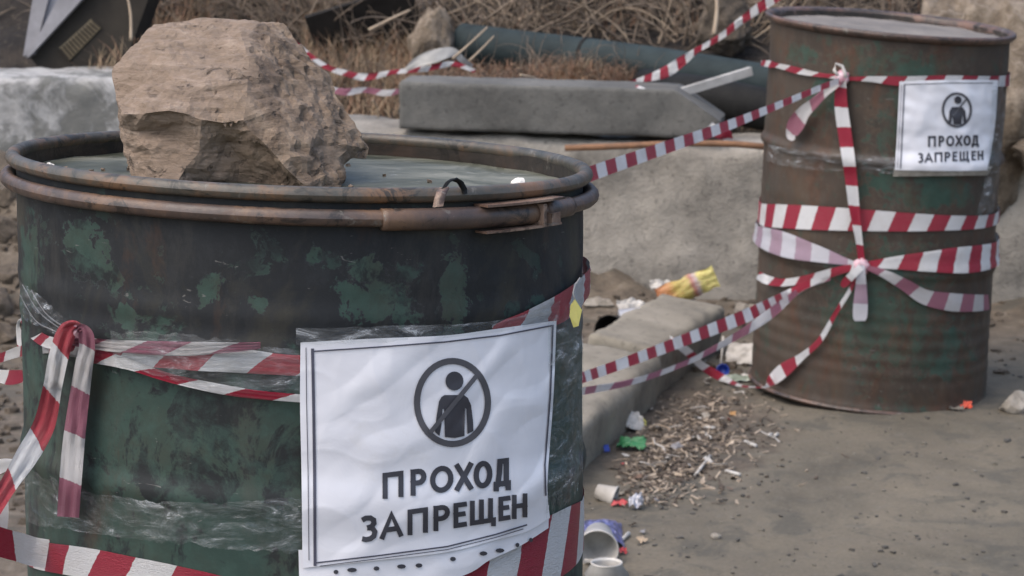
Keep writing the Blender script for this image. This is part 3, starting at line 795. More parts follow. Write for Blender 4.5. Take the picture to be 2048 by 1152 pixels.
tag(post, 'large wrinkled white no passage poster taped to the front drum', 'poster', 'no passage posters')
Q = S1(.0108)
strips_obj('frame_line', Q, [strip_px([(624, 703), (760, 694), (890, 684), (1000, 671), (1106, 651)], 1.5, 8)], M['ink_thin'], post)
strips_obj('frame_line', Q, [strip_px([(1106, 651), (1101, 791), (1090, 930), (1092, 990)], 1.5, 8)], M['ink_thin'], post)
strips_obj('frame_line', Q, [strip_px([(625, 700), (627, 800), (629, 940), (630, 1129)], 3.0, 8)], M['ink_thin'], post)
strips_obj('frame_line', Q, [strip_px([(612, 696), (613, 800), (616, 940), (618, 1120)], .8, 8)], M['ink_thin'], post)
strips_obj('frame_line', Q, [strip_px([(630, 1126), (752, 1112), (895, 1093), (991, 1069), (1053, 1050)], 1.5, 8)], M['ink_thin'], post)
strips_obj('frame_line', Q, [strip_px([(640, 1132), (752, 1118), (895, 1099), (991, 1075), (1046, 1058)], .8, 8)], M['ink_thin'], post)
strips_obj('prohibition_ring', Q, [strip_px(arcpts(905, 805, 71, 83, 0, 2*math.pi, 48)[:-1], 6.2, 6, False, True)], M['ink_grey'], post)
fill_obj('figure_head', S1(.0110), arcpts(909, 762, 18, 19, 0, 2*math.pi, 20)[:-1], M['ink'], post)
fill_obj('figure_body', S1(.0110), [(889, 790), (928, 790), (936, 796), (942, 810), (946, 840), (947, 862), (935, 868), (933, 818), (930, 816), (929, 872), (910, 876), (890, 874), (888, 818), (885, 818), (883, 850), (879, 872), (870, 864), (873, 832), (878, 803), (883, 794)], M['ink'], post)
strips_obj('prohibition_bar', S1(.0118), [strip_px([(860, 866), (953, 752)], 4.6, 6, False)], M['ink_grey'], post)
t1_, b1_ = lin(766, 946, 1020, 915), lin(765, 998, 1020, 971)
for ch, a, b in (('П', 765, 807), ('Р', 821, 853), ('О', 860, 907), ('Х', 910, 946), ('О', 947, 985), ('Д', 987, 1022)): letter(Q, ch, a, b, t1_, b1_, M['ink'], post)
t2_, b2_ = lin(719, 1033, 1055, 986), lin(719, 1086, 1055, 1034)
for ch, a, b in (('З', 719, 755), ('А', 760, 806), ('П', 815, 856), ('Р', 867, 900), ('Е', 907, 934), ('Щ', 940, 992), ('Е', 997, 1021), ('Н', 1024, 1055)): letter(Q, ch, a, b, t2_, b2_, M['ink'], post)
# second sheet peeping out underneath
us = grid_obj('paper_sheet', S1(.0078), coons([(597, 1100), (900, 1075), (1098, 1010)], [(600, 1230), (900, 1160), (980, 1120), (1040, 1092), (1097, 1056)], [(597, 1100), (600, 1230)], [(1098, 1010), (1097, 1056)], 60, 16), M['paper'])
tag(us, 'torn strip of an older notice showing beneath the large poster', 'notice')
for (x, y, w) in ((672, 1144, 5), (704, 1140, 10), (753, 1137, 6), (803, 1133, 9), (838, 1131, 7), (906, 1118, 6), (967, 1107, 8), (1000, 1101, 9), (1035, 1090, 4), (1062, 1080, 4)):
    fill_obj('print_mark', S1(.0090), arcpts(x, y, w, 4.5, 0, 2*math.pi, 8)[:-1], M['ink'], us)

def wr2(u, z): return .004*fbm(Vector((u*14, z*14, 8)), 3)+.0025*noise.noise(Vector((u*30+z*20, z*34, 2)))
S2 = lambda off: (lambda x, y: D2.S(x, y, off, wr2))
post2 = grid_obj('warning_poster', S2(.011), coons([(1799, 163), (1900, 160), (1996, 160)], [(1790, 340), (1890, 342), (1975, 341)], [(1799, 163), (1795, 250), (1790, 340)], [(1996, 160), (1990, 250), (1975, 341)], 50, 44), M['paper'])
tag(post2, 'smaller looking crumpled white no passage poster on the rusty far drum', 'poster', 'no passage posters')
Q2 = S2(.0125)
strips_obj('frame_line', Q2, [strip_px([(1809, 170), (1805, 250), (1801, 336)], 1.3, 6)], M['ink_thin'], post2)
strips_obj('frame_line', Q2, [strip_px([(1803, 170), (1799, 250), (1795, 336)], .6, 6)], M['ink_thin'], post2)
strips_obj('frame_line', Q2, [strip_px([(1809, 169), (1900, 166), (1985, 166)], .8, 6)], M['ink_thin'], post2)
strips_obj('prohibition_ring', Q2, [strip_px(arcpts(1914, 220, 28, 33, 0, 2*math.pi, 36)[:-1], 2.5, 6, False, True)], M['ink_grey'], post2)
fill_obj('figure_head', S2(.0128), arcpts(1916, 200, 7.5, 8, 0, 2*math.pi, 14)[:-1], M['ink'], post2, 4)
fill_obj('figure_body', S2(.0128), [(1904, 214), (1925, 214), (1931, 222), (1933, 245), (1927, 247), (1925, 228), (1923, 249), (1907, 249), (1905, 228), (1903, 246), (1897, 245), (1899, 222)], M['ink'], post2, 5)
strips_obj('prohibition_bar', S2(.0135), [strip_px([(1896, 245), (1934, 197)], 1.6, 6, False)], M['ink_grey'], post2)
ta, ba = lin(1856, 272, 1957, 270), lin(1856, 294, 1957, 291)
for ch, a, b in (('П', 1856, 1872), ('Р', 1877, 1889), ('О', 1892, 1909), ('Х', 1911, 1925), ('О', 1927, 1942), ('Д', 1943, 1958)): letter(Q2, ch, a, b, ta, ba, M['ink'], post2, .1)
ta, ba = lin(1835, 306, 1968, 301), lin(1835, 326, 1968, 320)
for ch, a, b in (('З', 1835, 1847), ('А', 1849, 1866), ('П', 1869, 1885), ('Р', 1889, 1901), ('Е', 1905, 1915), ('Щ', 1919, 1939), ('Е', 1943, 1952), ('Н', 1955, 1967)): letter(Q2, ch, a, b, ta, ba, M['ink'], post2, .1)
u2 = grid_obj('paper_sheet', S2(.008), coons([(1788, 335), (1985, 333)], [(1786, 353), (1975, 351)], [(1788, 335), (1786, 353)], [(1985, 333), (1975, 351)], 30, 4), simple('yellowed_paper', (.36, .33, .28), (.2, .18, .15), .6, 60, .2))
tag(u2, 'grubby paper strip showing under the far drum poster', 'notice')

# ------------------------------------------------------------------ clear film
def film(name, dr, top, bot, left, right, nu, nv, off, amp, fr, label, seed):
    def wr(u, z): return amp*(.6*fbm(Vector((u*fr, z*fr*1.7, seed)), 4)+.8*abs(noise.noise(Vector((u*fr*.8+z*fr, z*fr*1.3-u*fr*.4, seed+3)))))
    g = coons(top, bot, left, right, nu, nv); h = []
    for j in range(nv+1):
        row = []
        for i in range(nu+1):          # ragged, torn long edges
            a_, b_ = 16e-2*abs(fbm(Vector((i*9/nu, seed, 0)), 4)), 16e-2*abs(fbm(Vector((i*9/nu, seed, 5)), 4))
            k = (a_+(1-a_-b_)*j/nv)*nv; j0 = min(int(k), nv-1); row.append(g[j0][i].lerp(g[j0+1][i], k-j0) if nu > nv or True else g[j][i])
        h.append(row)
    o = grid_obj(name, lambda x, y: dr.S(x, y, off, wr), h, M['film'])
    return tag(o, label, 'plastic film')
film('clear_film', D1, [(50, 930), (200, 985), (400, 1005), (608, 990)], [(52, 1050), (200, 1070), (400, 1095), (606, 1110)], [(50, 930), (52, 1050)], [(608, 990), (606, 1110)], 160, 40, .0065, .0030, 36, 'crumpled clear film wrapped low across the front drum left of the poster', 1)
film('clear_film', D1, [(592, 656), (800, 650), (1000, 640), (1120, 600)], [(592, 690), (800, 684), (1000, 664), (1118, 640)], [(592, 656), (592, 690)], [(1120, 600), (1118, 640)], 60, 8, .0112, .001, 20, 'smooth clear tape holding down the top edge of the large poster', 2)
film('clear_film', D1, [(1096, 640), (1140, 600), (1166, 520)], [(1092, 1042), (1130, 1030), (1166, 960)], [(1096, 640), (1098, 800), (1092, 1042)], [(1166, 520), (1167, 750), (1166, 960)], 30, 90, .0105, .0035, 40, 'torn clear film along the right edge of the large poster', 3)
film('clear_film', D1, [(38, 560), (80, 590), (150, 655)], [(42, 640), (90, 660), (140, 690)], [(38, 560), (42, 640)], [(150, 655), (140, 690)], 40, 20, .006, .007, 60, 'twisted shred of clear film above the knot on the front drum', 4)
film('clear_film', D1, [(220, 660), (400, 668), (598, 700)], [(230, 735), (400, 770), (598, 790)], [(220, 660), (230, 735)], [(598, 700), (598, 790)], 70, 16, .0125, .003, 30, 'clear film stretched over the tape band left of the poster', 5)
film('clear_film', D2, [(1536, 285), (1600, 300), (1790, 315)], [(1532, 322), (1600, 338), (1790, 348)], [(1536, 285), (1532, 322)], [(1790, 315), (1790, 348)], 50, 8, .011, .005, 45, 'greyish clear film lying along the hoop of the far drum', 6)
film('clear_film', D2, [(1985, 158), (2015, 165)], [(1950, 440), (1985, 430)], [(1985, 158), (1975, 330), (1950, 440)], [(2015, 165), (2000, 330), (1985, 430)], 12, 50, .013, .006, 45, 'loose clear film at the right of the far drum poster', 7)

# ------------------------------------------------------------------ barrier tape
TG = 'red and white barrier tape'
def band(name, label, dr, top, bot, mat, off=.004, ext=(0, 0), slant=0, u0=0, amp=.0012, n=14, nv=6, seed=0, pleat=0):
    """tape lying on a drum: edges given where the photo shows them, carried on round the back by ext radians"""
    t = crs([dr.hit(*p) for p in top], n); b = crs([dr.hit(*p) for p in bot], n)
    def carry(seq, e, first):
        if not e: return seq
        a, c = (seq[0], seq[1]) if first else (seq[-1], seq[-2]); k = 12; sl = 0
        new = [(a[0]+(-1 if first else 1)*e*i/k, a[1]+sl) for i in range(1, k+1)]
        return new[::-1]+seq if first else seq+new
    t = carry(carry(t, ext[0], True), ext[1], False); b = carry(carry(b, ext[0], True), ext[1], False)
    vs_, fs, uvs = [], [], []; u = u0; pm = None
    for i, (p, q) in enumerate(zip(t, b)):
        mid = dr.w((p[0]+q[0])/2, (p[1]+q[1])/2, dr.R+off)
        if pm is not None: u += (mid-pm).length
        pm = mid
        for j in range(nv+1):
            v = j/nv; th = p[0]+(q[0]-p[0])*v; z = p[1]+(q[1]-p[1])*v
            r = dr.R+off+dr.bulge(z)+amp*fbm(Vector((th*dr.R*18, z*45, seed)), 3)+amp*.5
            if pleat: r += pleat*abs(math.sin(v*math.pi*3+3*noise.noise(Vector((u*14, seed, 0)))))
            vs_.append(dr.w(th, z, r)); uvs.append((u+slant*(v-.5)*.05, v))
    m = nv+1
    for i in range(len(t)-1):
        for j in range(nv): fs.append((i*m+j, (i+1)*m+j, (i+1)*m+j+1, i*m+j+1))
    return tag(link_mesh(name, vs_, fs, mat, None, uvs), label, 'barrier tape', TG)
def ribbon(name, label, pts, mat, u0=0, n=10, nv=4, amp=.0015, slant=0, seed=0, pleat=0, off=.004, curl=0, us=1.0):
    """free tape: pts = (px, py, width px, D) with D a distance or a drum it touches"""
    Dn = []
    for p in pts:
        if isinstance(p[3], Drum):
            w = p[3].S(p[0], p[1], off+(p[4] if len(p) > 4 else 0)); Dn.append((w-CAM).dot(FW))
        else: Dn.append(p[3])
    c = crs([(p[0], p[1], p[2], d) for p, d in zip(pts, Dn)], n)
    vs_, fs, uvs = [], [], []; u = u0; pm = None; m = nv+1
    for i, q in enumerate(c):
        a, b = c[max(i-1, 0)], c[min(i+1, len(c)-1)]; tx, ty = b[0]-a[0], b[1]-a[1]; l = math.hypot(tx, ty) or 1; nx, ny = -ty/l, tx/l
        s = min(i//n, len(pts)-2); dr = pts[s][3] if isinstance(pts[s][3], Drum) and pts[s+1][3] is pts[s][3] else None
        e = off
        if dr: 
            f = i/n-s; e = off+(pts[s][4] if len(pts[s]) > 4 else 0)*(1-f)+(pts[s+1][4] if len(pts[s+1]) > 4 else 0)*f
        mid = dr.S(q[0], q[1], e) if dr else P(q[0], q[1], q[3])
        if pm is not None: u += (mid-pm).length*us
        pm = mid
        for j in range(m):
            v = j/nv-.5; x, y = q[0]+nx*q[2]*v, q[1]+ny*q[2]*v
            d = amp*fbm(Vector((u*22, v*3.1, seed)), 3)
            if pleat: d += pleat*math.sin(v*math.pi*4+4*noise.noise(Vector((u*10, seed, 1))))
            d += curl*(v*v*4)
            if dr: p = dr.S(x, y, e+d+abs(amp)*.6)
            else: p = P(x, y, q[3]-d)
            vs_.append(p); uvs.append((u+slant*v*.05, v+.5))
    for i in range(len(c)-1):
        for j in range(nv): fs.append((i*m+j, (i+1)*m+j, (i+1)*m+j+1, i*m+j+1))
    return tag(link_mesh(name, vs_, fs, mat, None, uvs), label, 'barrier tape', TG)

BT = 'barrier_tape'
# ---- on the near drum
band(BT, 'wide fresh tape sloping across the bottom of the front drum', D1, [(52, 1072), (150, 1091), (280, 1115), (420, 1145), (600, 1185), (800, 1170), (950, 1105), (1060, 1048), (1130, 1014), (1160, 1000)], [(62, 1132), (150, 1152), (280, 1180), (420, 1212), (600, 1255), (800, 1262), (950, 1225), (1060, 1180), (1120, 1152), (1160, 1110)], M['tape'], .002, (.0, 1.0), .35, .055, .0006, 14, 6, 1)
ribbon(BT, 'fresh tape end leading off to the left from the base of the front drum', [(-60, 1064, 60, 2.62), (0, 1084, 58, 2.66), (40, 1095, 58, 2.685), (66, 1103, 58, 2.695), (95, 1108, 58, D1)], M['tape'], .023, 10, 4, .0008, -.35)
band(BT, 'grubby tape under clear film between the knot and the large poster', D1, [(150, 668), (240, 680), (340, 684), (450, 690), (560, 706), (606, 708)], [(150, 712), (240, 725), (340, 735), (450, 742), (560, 748), (606, 750)], M['tape_film'], .004, (0, 0), .5, .02, .0015, 14, 8, 2, .0022)
band(BT, 'upper pleated tape layer fanning out right of the front knot', D1, [(165, 672), (260, 677), (380, 680), (525, 680)], [(165, 690), (260, 702), (380, 708), (525, 694)], M['tape_pale'], .0095, (0, 0), .6, .06, .0018, 14, 8, 3, .0025)
ribbon(BT, 'narrow twisted tape strand dipping from the front knot to the poster edge', [(190, 712, 30, D1), (255, 728, 22, D1), (340, 756, 18, D1), (440, 778, 20, D1), (520, 790, 17, D1), (604, 797, 16, D1)], M['tape'], .078, 10, 4, .001, .4, 4, .0012, .009)
band(BT, 'tape rising under torn film right of the large poster', D1, [(975, 648), (1050, 615), (1100, 590), (1140, 562), (1168, 528)], [(975, 668), (1050, 654), (1100, 650), (1140, 622), (1168, 580)], M['tape_film'], .005, (0, .9), .3, .049, .0018, 14, 6, 5, .0015)
# knot and tails
ribbon(BT, 'left tail of the front knot falling away to the frame edge', [(166, 668, 10, D1, .010), (152, 652, 20, D1, .016), (134, 664, 38, D1, .018), (118, 710, 40, D1, .016), (105, 775, 38, D1, .018), (88, 850, 44, 2.625), (55, 910, 46, 2.615), (20, 965, 36, 2.60), (-20, 1030, 34, 2.59), (-60, 1100, 34, 2.58)], M['tape_film'], .044, 10, 6, .003, .3, 6, .0022, .004)
ribbon(BT, 'right tail of the front knot hanging straight with a cut end', [(150, 672, 8, D1, .012), (160, 655, 14, D1, .018), (171, 668, 30, D1, .017), (174, 695, 32, D1, .015), (168, 730, 36, D1, .014), (158, 800, 40, D1, .012), (148, 880, 44, D1, .011), (141, 960, 45, D1, .011), (136, 1034, 44, D1, .011)], M['tape_pale'], .052, 10, 6, .0022, .15, 7, .0022, .004)
ribbon(BT, 'red strand from the front knot to the left frame edge', [(150, 690, 26, D1, .008), (100, 694, 24, D1, .008), (50, 700, 22, 2.79), (0, 716, 18, 2.86), (-60, 735, 18, 2.95)], M['tape'], .049, 10, 4, .0015, .3, 8, .001)
ribbon(BT, 'white and red loop standing up left of the front knot', [(46, 690, 24, 2.77), (36, 655, 8, 2.78), (42, 640, 6, 2.77), (60, 660, 20, 2.74), (90, 682, 24, D1, .01), (130, 690, 22, D1, .01)], M['tape'], .005, 8, 4, .0015, .3, 9)
ribbon(BT, 'short red tape loop left of the front drum below the knot', [(46, 752, 24, 2.80), (20, 755, 30, 2.83), (0, 752, 26, 2.86), (-40, 745, 22, 2.92)], M['tape'], .048, 8, 4, .002, .2, 10)
ribbon(BT, 'pale tape end sticking in from the left beside the long tail', [(36, 928, 18, 2.72), (10, 930, 26, 2.72), (-10, 935, 30, 2.72), (-50, 940, 30, 2.72)], M['tape'], .01, 8, 4, .003, .2, 11)
ribbon(BT, 'pale tape hanging down at the lower left frame edge', [(4, 985, 24, 2.69), (4, 1030, 26, 2.69), (0, 1075, 26, 2.70)], M['tape_pale'], .01, 8, 4, .002, .2, 12)
kn = Geo()
def blob(c, r, sq, seed):
    bm = bmesh.new(); bmesh.ops.create_icosphere(bm, subdivisions=3, radius=1)
    vv = []
    for v in bm.verts:
        p = v.co*(1+.35*fbm(v.co*1.8+Vector((seed, 0, 0)), 3)); vv.append(Vector(c)+Vector((p.x*r*sq[0], p.y*r*sq[1], p.z*r*sq[2])))
    ff = [tuple(v.index for v in f.verts) for f in bm.faces]; bm.free(); return vv, ff
M['knot'] = simple('knotted_tape', (.62, .52, .55), (.42, .12, .16), .45, 55, .5, .003)
kn.add(*blob(D1.S(160, 662, .016), .0055, (1.3, .8, 1.3), 2)); tag(kn.obj('tape_knot', M['knot']), 'tight knot of tape on the left of the front drum', 'knot')

# ---- between the drums
k2 = D2.S(1683, 158, .012); k2b = D2.S(1722, 535, .012)
Dk = (k2-CAM).dot(FW); Dkb = (k2b-CAM).dot(FW)
ribbon(BT, 'taut striped tape running from the front drum rim up to the upper far knot', [proj(D1.w(2.75, .80, D1.R+.004), 44), proj(D1.w(2.6, .81, D1.R+.05), 42), (1010, 412, 36, 3.75), (1183, 347, 30, 4.45), (1300, 306, 26, 4.85), (1440, 257, 21, 5.35), (1560, 209, 14, 5.85), (1640, 176, 12, 6.12), (1682, 160, 12, Dk)], M['tape'], .0, 14, 4, .0015, .2, 13, .0015, .004, 0, .66)
ribbon(BT, 'striped lower tape stretched between the two drums', [proj(D1.w(3.0, .60, D1.R+.004), 36), proj(D1.w(2.85, .60, D1.R+.06), 36), (1000, 806, 28, 4.2), (1168, 754, 22, 5.2), (1280, 714, 22, 5.5), (1400, 668, 24, 5.82), (1500, 628, 26, 6.08), (1580, 586, 16, D2, .05), (1650, 553, 13, D2, .02), (1716, 532, 12, D2, .01)], M['tape'], .03, 14, 4, .0015, .15, 14, .001, .004, 0, .9)
ribbon(BT, 'pale sagging second tape below the striped one between the drums', [proj(D1.w(3.0, .56, D1.R+.006), 22), proj(D1.w(2.85, .56, D1.R+.07), 22), (1000, 812, 18, 4.3), (1168, 782, 15, 5.25), (1270, 762, 12, 5.5), (1380, 722, 10, 5.8), (1480, 668, 15, 6.05), (1540, 628, 20, 6.13), (1600, 580, 10, D2, .03), (1660, 556, 9, D2, .02)], M['tape_pale'], .0, 12, 4, .001, .3, 15, .0025, .004, 0, .55)
# ---- on the far drum
band(BT, 'upper tape on the far drum from the knot to the right edge', D2, [(1690, 154), (1740, 152), (1800, 152), (1900, 150), (1990, 151), (2014, 148)], [(1690, 160), (1740, 163), (1800, 171), (1900, 168), (1990, 172), (2014, 172)], M['tape'], .006, (0, 1.1), .3, .045, .0015, 12, 5, 16)
ribbon(BT, 'thin twisted tape from the upper far knot to the drum edge on the left', [(1685, 155, 10, D2, .006), (1640, 150, 9, D2, .004), (1595, 141, 13, D2, .004), (1555, 131, 10, D2, .004), (1540, 128, 14, D2, .006), (1522, 126, 10, 6.55)], M['tape'], .02, 10, 4, .001, .4, 17, .001)
ribbon(BT, 'narrow tape hanging between the two knots of the far drum', [(1682, 160, 20, D2, .012), (1682, 210, 26, D2, .012), (1690, 270, 27, D2, .015), (1700, 340, 25, D2, .018), (1709, 420, 21, D2, .018), (1718, 480, 14, D2, .015), (1724, 530, 14, D2, .012)], M['tape'], .03, 12, 4, .0012, .1, 18, 0, .004, .0015)
ribbon(BT, 'twisted tail with a white bulging end below the upper far knot', [(1678, 163, 16, D2, .02), (1650, 185, 16, D2, .025), (1628, 206, 20, D2, .025), (1608, 224, 26, D2, .022), (1592, 248, 34, D2, .02), (1583, 270, 22, D2, .018), (1588, 280, 6, D2, .018)], M['tape_pale'], .092, 10, 5, .002, .3, 19, .001, .004, .004)
band(BT, 'broad level tape round the middle of the far drum', D2, [(1530, 408), (1600, 410), (1700, 416), (1800, 424), (1900, 430), (1980, 428)], [(1530, 453), (1600, 458), (1700, 461), (1800, 462), (1900, 460), (1980, 452)], M['tape'], .005, (1.2, 1.2), .4, .052, .0008, 12, 5, 20)
band(BT, 'pale left wing of the lower bow on the far drum', D2, [(1523, 452), (1570, 462), (1640, 490), (1700, 517), (1720, 524)], [(1523, 488), (1570, 512), (1640, 523), (1700, 529), (1720, 534)], M['tape_mauve'], .008, (.8, 0), 0, .0, .0015, 12, 6, 21, .0015)
band(BT, 'red striped right wing of the lower bow on the far drum', D2, [(1725, 524), (1780, 513), (1850, 502), (1920, 492), (1980, 484)], [(1725, 534), (1780, 536), (1850, 541), (1920, 544), (1980, 532)], M['tape'], .008, (0, .8), .35, .05, .0015, 12, 6, 22, .0018)
ribbon(BT, 'thin twisted left strand of the lower bow on the far drum', [(1716, 532, 12, D2, .012), (1670, 541, 12, D2, .01), (1620, 556, 15, D2, .008), (1570, 565, 15, D2, .008), (1535, 560, 18, D2, .008), (1516, 550, 16, 6.5)], M['tape'], .02, 10, 4, .0012, .4, 23, .001)
ribbon(BT, 'curling tape from the far knot sweeping to the lower right of the drum', [(1728, 534, 8, D2, .014), (1765, 546, 16, D2, .012), (1810, 570, 24, D2, .01), (1850, 594, 30, D2, .008), (1900, 604, 36, D2, .007), (1950, 606, 34, D2, .006), (1978, 604, 30, D2, .006)], M['tape_pale'], .05, 10, 4, .001, .2, 24)
ribbon(BT, 'doubled white tape loop hanging under the lower far knot', [(1722, 530, 14, D2, .02), (1722, 570, 22, D2, .02), (1721, 610, 29, D2, .018), (1720, 634, 28, D2, .018), (1720, 642, 20, D2, .018)], M['tape_mauve'], .0, 8, 4, .001, 0, 25)
ribbon(BT, 'short curled white tail left of the lower far knot', [(1722, 534, 14, D2, .022), (1705, 550, 16, D2, .024), (1690, 566, 16, D2, .022), (1684, 574, 8, D2, .02)], M['tape'], .005, 8, 4, .001, 0, 26)
ribbon(BT, 'slack tape falling from the lower far knot to the ground at the drum foot', [(1718, 540, 7, D2, .016), (1700, 580, 8, D2, .014), (1672, 625, 9, D2, .012), (1640, 680, 11, D2, .01), (1605, 712, 14, D2, .01), (1570, 738, 27, D2, .012), (1545, 760, 22, D2, .012), (1530, 774, 4, 6.42), (1505, 774, 3, 6.5), (1480, 771, 5, 6.58), (1455, 760, 12, 6.68), (1430, 748, 18, 6.70), (1400, 728, 15, 6.68), (1378, 706, 17, 6.62), (1350, 685, 14, 6.6), (1318, 668, 12, 6.75), (1290, 660, 12, 6.8)], M['tape'], .04, 8, 4, .0015, .2, 27)
for (x, y, r, lb, sd) in ((1684, 156, .017, 'upper knot of tape on the far drum', 4), (1722, 532, .018, 'lower knot of tape on the far drum', 7)):
    g = Geo(); g.add(*blob(D2.S(x, y, .012), r, (.9, .7, 1.0), sd)); tag(g.obj('tape_knot', M['knot']), lb, 'knot')
g = Geo(); g.add(*tube_geo([P(q[0], q[1], 6.19) for q in ((1676, 152), (1668, 140), (1672, 128), (1684, 132), (1690, 146), (1692, 156))], .004, 6)); tag(g.obj('tape_loop', M['white_plastic']), 'small stiff loop of tape sticking up from the upper far knot', 'loop')
# ---- in the background
ribbon(BT, 'twisted tape rising from the kerb stone past the far drum rim', [(1250, 172, 13, 7.9), (1290, 158, 13, 7.85), (1330, 145, 22, 7.8), (1360, 125, 20, 7.78), (1395, 100, 11, 7.75), (1440, 74, 12, 7.7), (1490, 36, 15, 7.65), (1530, 8, 20, 7.6), (1570, -16, 16, 7.55)], M['tape'], .03, 12, 4, .003, .4, 28, .003, .004, 0, 1.5)
ribbon(BT, 'slack tape trailing through dry grass right of the boulder', [(560, 62, 10, 8.1), (640, 126, 10, 8.1), (690, 146, 12, 8.1), (730, 154, 14, 8.1), (790, 144, 9, 8.08), (850, 138, 11, 8.05), (905, 128, 10, 8.05), (950, 142, 8, 8.05)], M['tape'], .0, 12, 4, .003, .4, 29, .003, .004, 0, 1.4)
ribbon(BT, 'white folded piece of tape lying on dry grass left of the pipe', [(812, 140, 8, 8.03), (835, 124, 20, 8.03), (870, 112, 26, 8.03), (905, 104, 18, 8.05), (925, 120, 12, 8.07), (944, 134, 10, 8.12)], M['white_plastic'], .0, 10, 4, .003, 0, 30, .002)
ribbon(BT, 'faded tape scrap half buried in grass beside the boulder', [(655, 178, 10, 8.12), (690, 184, 14, 8.1), (730, 180, 11, 8.12), (770, 186, 13, 8.1), (800, 182, 10, 8.1)], M['tape_pale'], .02, 8, 4, .004, .4, 31, .003)
ribbon(BT, 'small tape scrap caught at the right end of the long grey kerb stone', [(1418, 252, 20, 7.55), (1430, 262, 24, 7.55), (1450, 268, 26, 7.56), (1462, 284, 10, 7.58)], M['tape'], .02, 8, 4, .004, .4, 33, .003)
ribbon(BT, 'folded white tape end on the kerb stone under the pipe', [(1270, 176, 14, 7.72), (1285, 184, 18, 7.7), (1302, 190, 10, 7.7)], M['tape'], .0, 8, 4, .004, .4, 34, .002)

# ------------------------------------------------------------------ small things on the near drum
def on_water(px, py):
    o = D1.Mi @ (CAM-D1.T); d = D1.Mi @ ray(px, py); return CAM+ray(px, py)*((H-.0165-o.z)/d.z)
g = Geo()
tabs = [D1.S(876, 412, .017), D1.S(879, 396, .016), D1.S(884, 380, .012)]
def flat_strip(pts, side, w, th):
    vs_, fs = [], []
    for i, p in enumerate(pts):
        p = Vector(p); s = Vector(side[i] if isinstance(side, list) else side)*(w[i] if isinstance(w, list) else w)/2
        d = (Vector(pts[min(i+1, len(pts)-1)])-Vector(pts[max(i-1, 0)])).normalized(); nrm = d.cross(s).normalized()*th/2
        vs_ += [p-s-nrm, p+s-nrm, p+s+nrm, p-s+nrm]
    for i in range(len(pts)-1):
        for k in range(4): fs.append((i*4+k, (i+1)*4+k, (i+1)*4+(k+1) % 4, i*4+(k+1) % 4))
    n = (len(pts)-1)*4; fs += [(3, 2, 1, 0), (n, n+1, n+2, n+3)]; return vs_, fs
g.add(*flat_strip([P(876, 413, 2.492), P(879, 398, 2.489), P(884, 383, 2.497), P(888, 376, 2.51)], Vector((1, 0, .1)), .0095, .0016))
tab = g.obj('metal_tab', M['rust'])
tag(tab, 'rusty bent metal strip hooked over the front drum rim', 'metal strip')
g = Geo(); g.add(*flat_strip([P(a, b, c) for a, b, c in ((886, 379, 2.505), (896, 364, 2.515), (908, 358, 2.53), (920, 364, 2.55), (928, 378, 2.56), (930, 388, 2.56))], Vector((.55, .8, 0)), [.006, .009, .011, .010, .008, .005], .0016)); g.obj('bent_hook', M['blackbit'], tab)
for (x, y, D, r, lb) in ((100, 333, 2.66, .0052, 'white pebble just inside the left of the front drum rim'), (1037, 368, 2.67, .0075, 'white pebble on the ice near the right of the front drum')):
    tag(boulder('pebble', on_water(x, y+6), (r*2, r*1.7, r*1.8), int(x), simple('white_pebble', (.75, .72, .66), (.6, .57, .52), .8, 40, .2), 3, 5, .1), lb, 'pebble')
g = Geo(); g.add(*flat_strip([on_water(a, b)+Vector((0, 0, .004)) for a, b in ((890, 313), (905, 314), (925, 316), (942, 320))], Vector((0, .3, .9)), [.012, .015, .015, .010], .004))
tag(g.obj('rubber_scrap', M['blackbit']), 'dark scrap floating by the back wall of the front drum', 'scrap')
# yellow tag on a string at the right
tg = [(1150, 598), (1164, 620), (1157, 652), (1147, 655), (1139, 632), (1141, 610)]
vs_ = [P(a, b, 2.66+.0015*(i % 2)) for i, (a, b) in enumerate(tg)]; vb = [v+FW*.0012 for v in vs_]
yt = link_mesh('yellow_tag', vs_+vb, [(5, 4, 3, 2, 1, 0), (6, 7, 8, 9, 10, 11)]+[(i, (i+1) % 6, 6+(i+1) % 6, 6+i) for i in range(6)], M['yellow'], None, None, False)
tag(yt, 'small yellow tag hanging at the right edge of the front drum', 'tag')
g = Geo(); g.add(*tube_geo([P(a, b, 2.665) for a, b in ((1150, 600), (1146, 585), (1150, 570), (1160, 555))], .0006, 5)); g.obj('string', M['white_plastic'], yt)
# a few slack threads of film left above the knot and at the right edge
g = Geo()
for a in ([(45, 570), (75, 620), (110, 650), (150, 672)], [(40, 590), (70, 640), (105, 660), (145, 676)], [(62, 580), (90, 625), (125, 652), (155, 668)]):
    g.add(*tube_geo([D1.S(x, y, .006) for x, y in crs(a, 6)], .0006, 5))
tag(g.obj('film_threads', simple('greyed_film', (.17, .175, .18), (.10, .10, .105), .3, 60, .2)), 'whitish stretched threads of film above the front knot', 'threads')

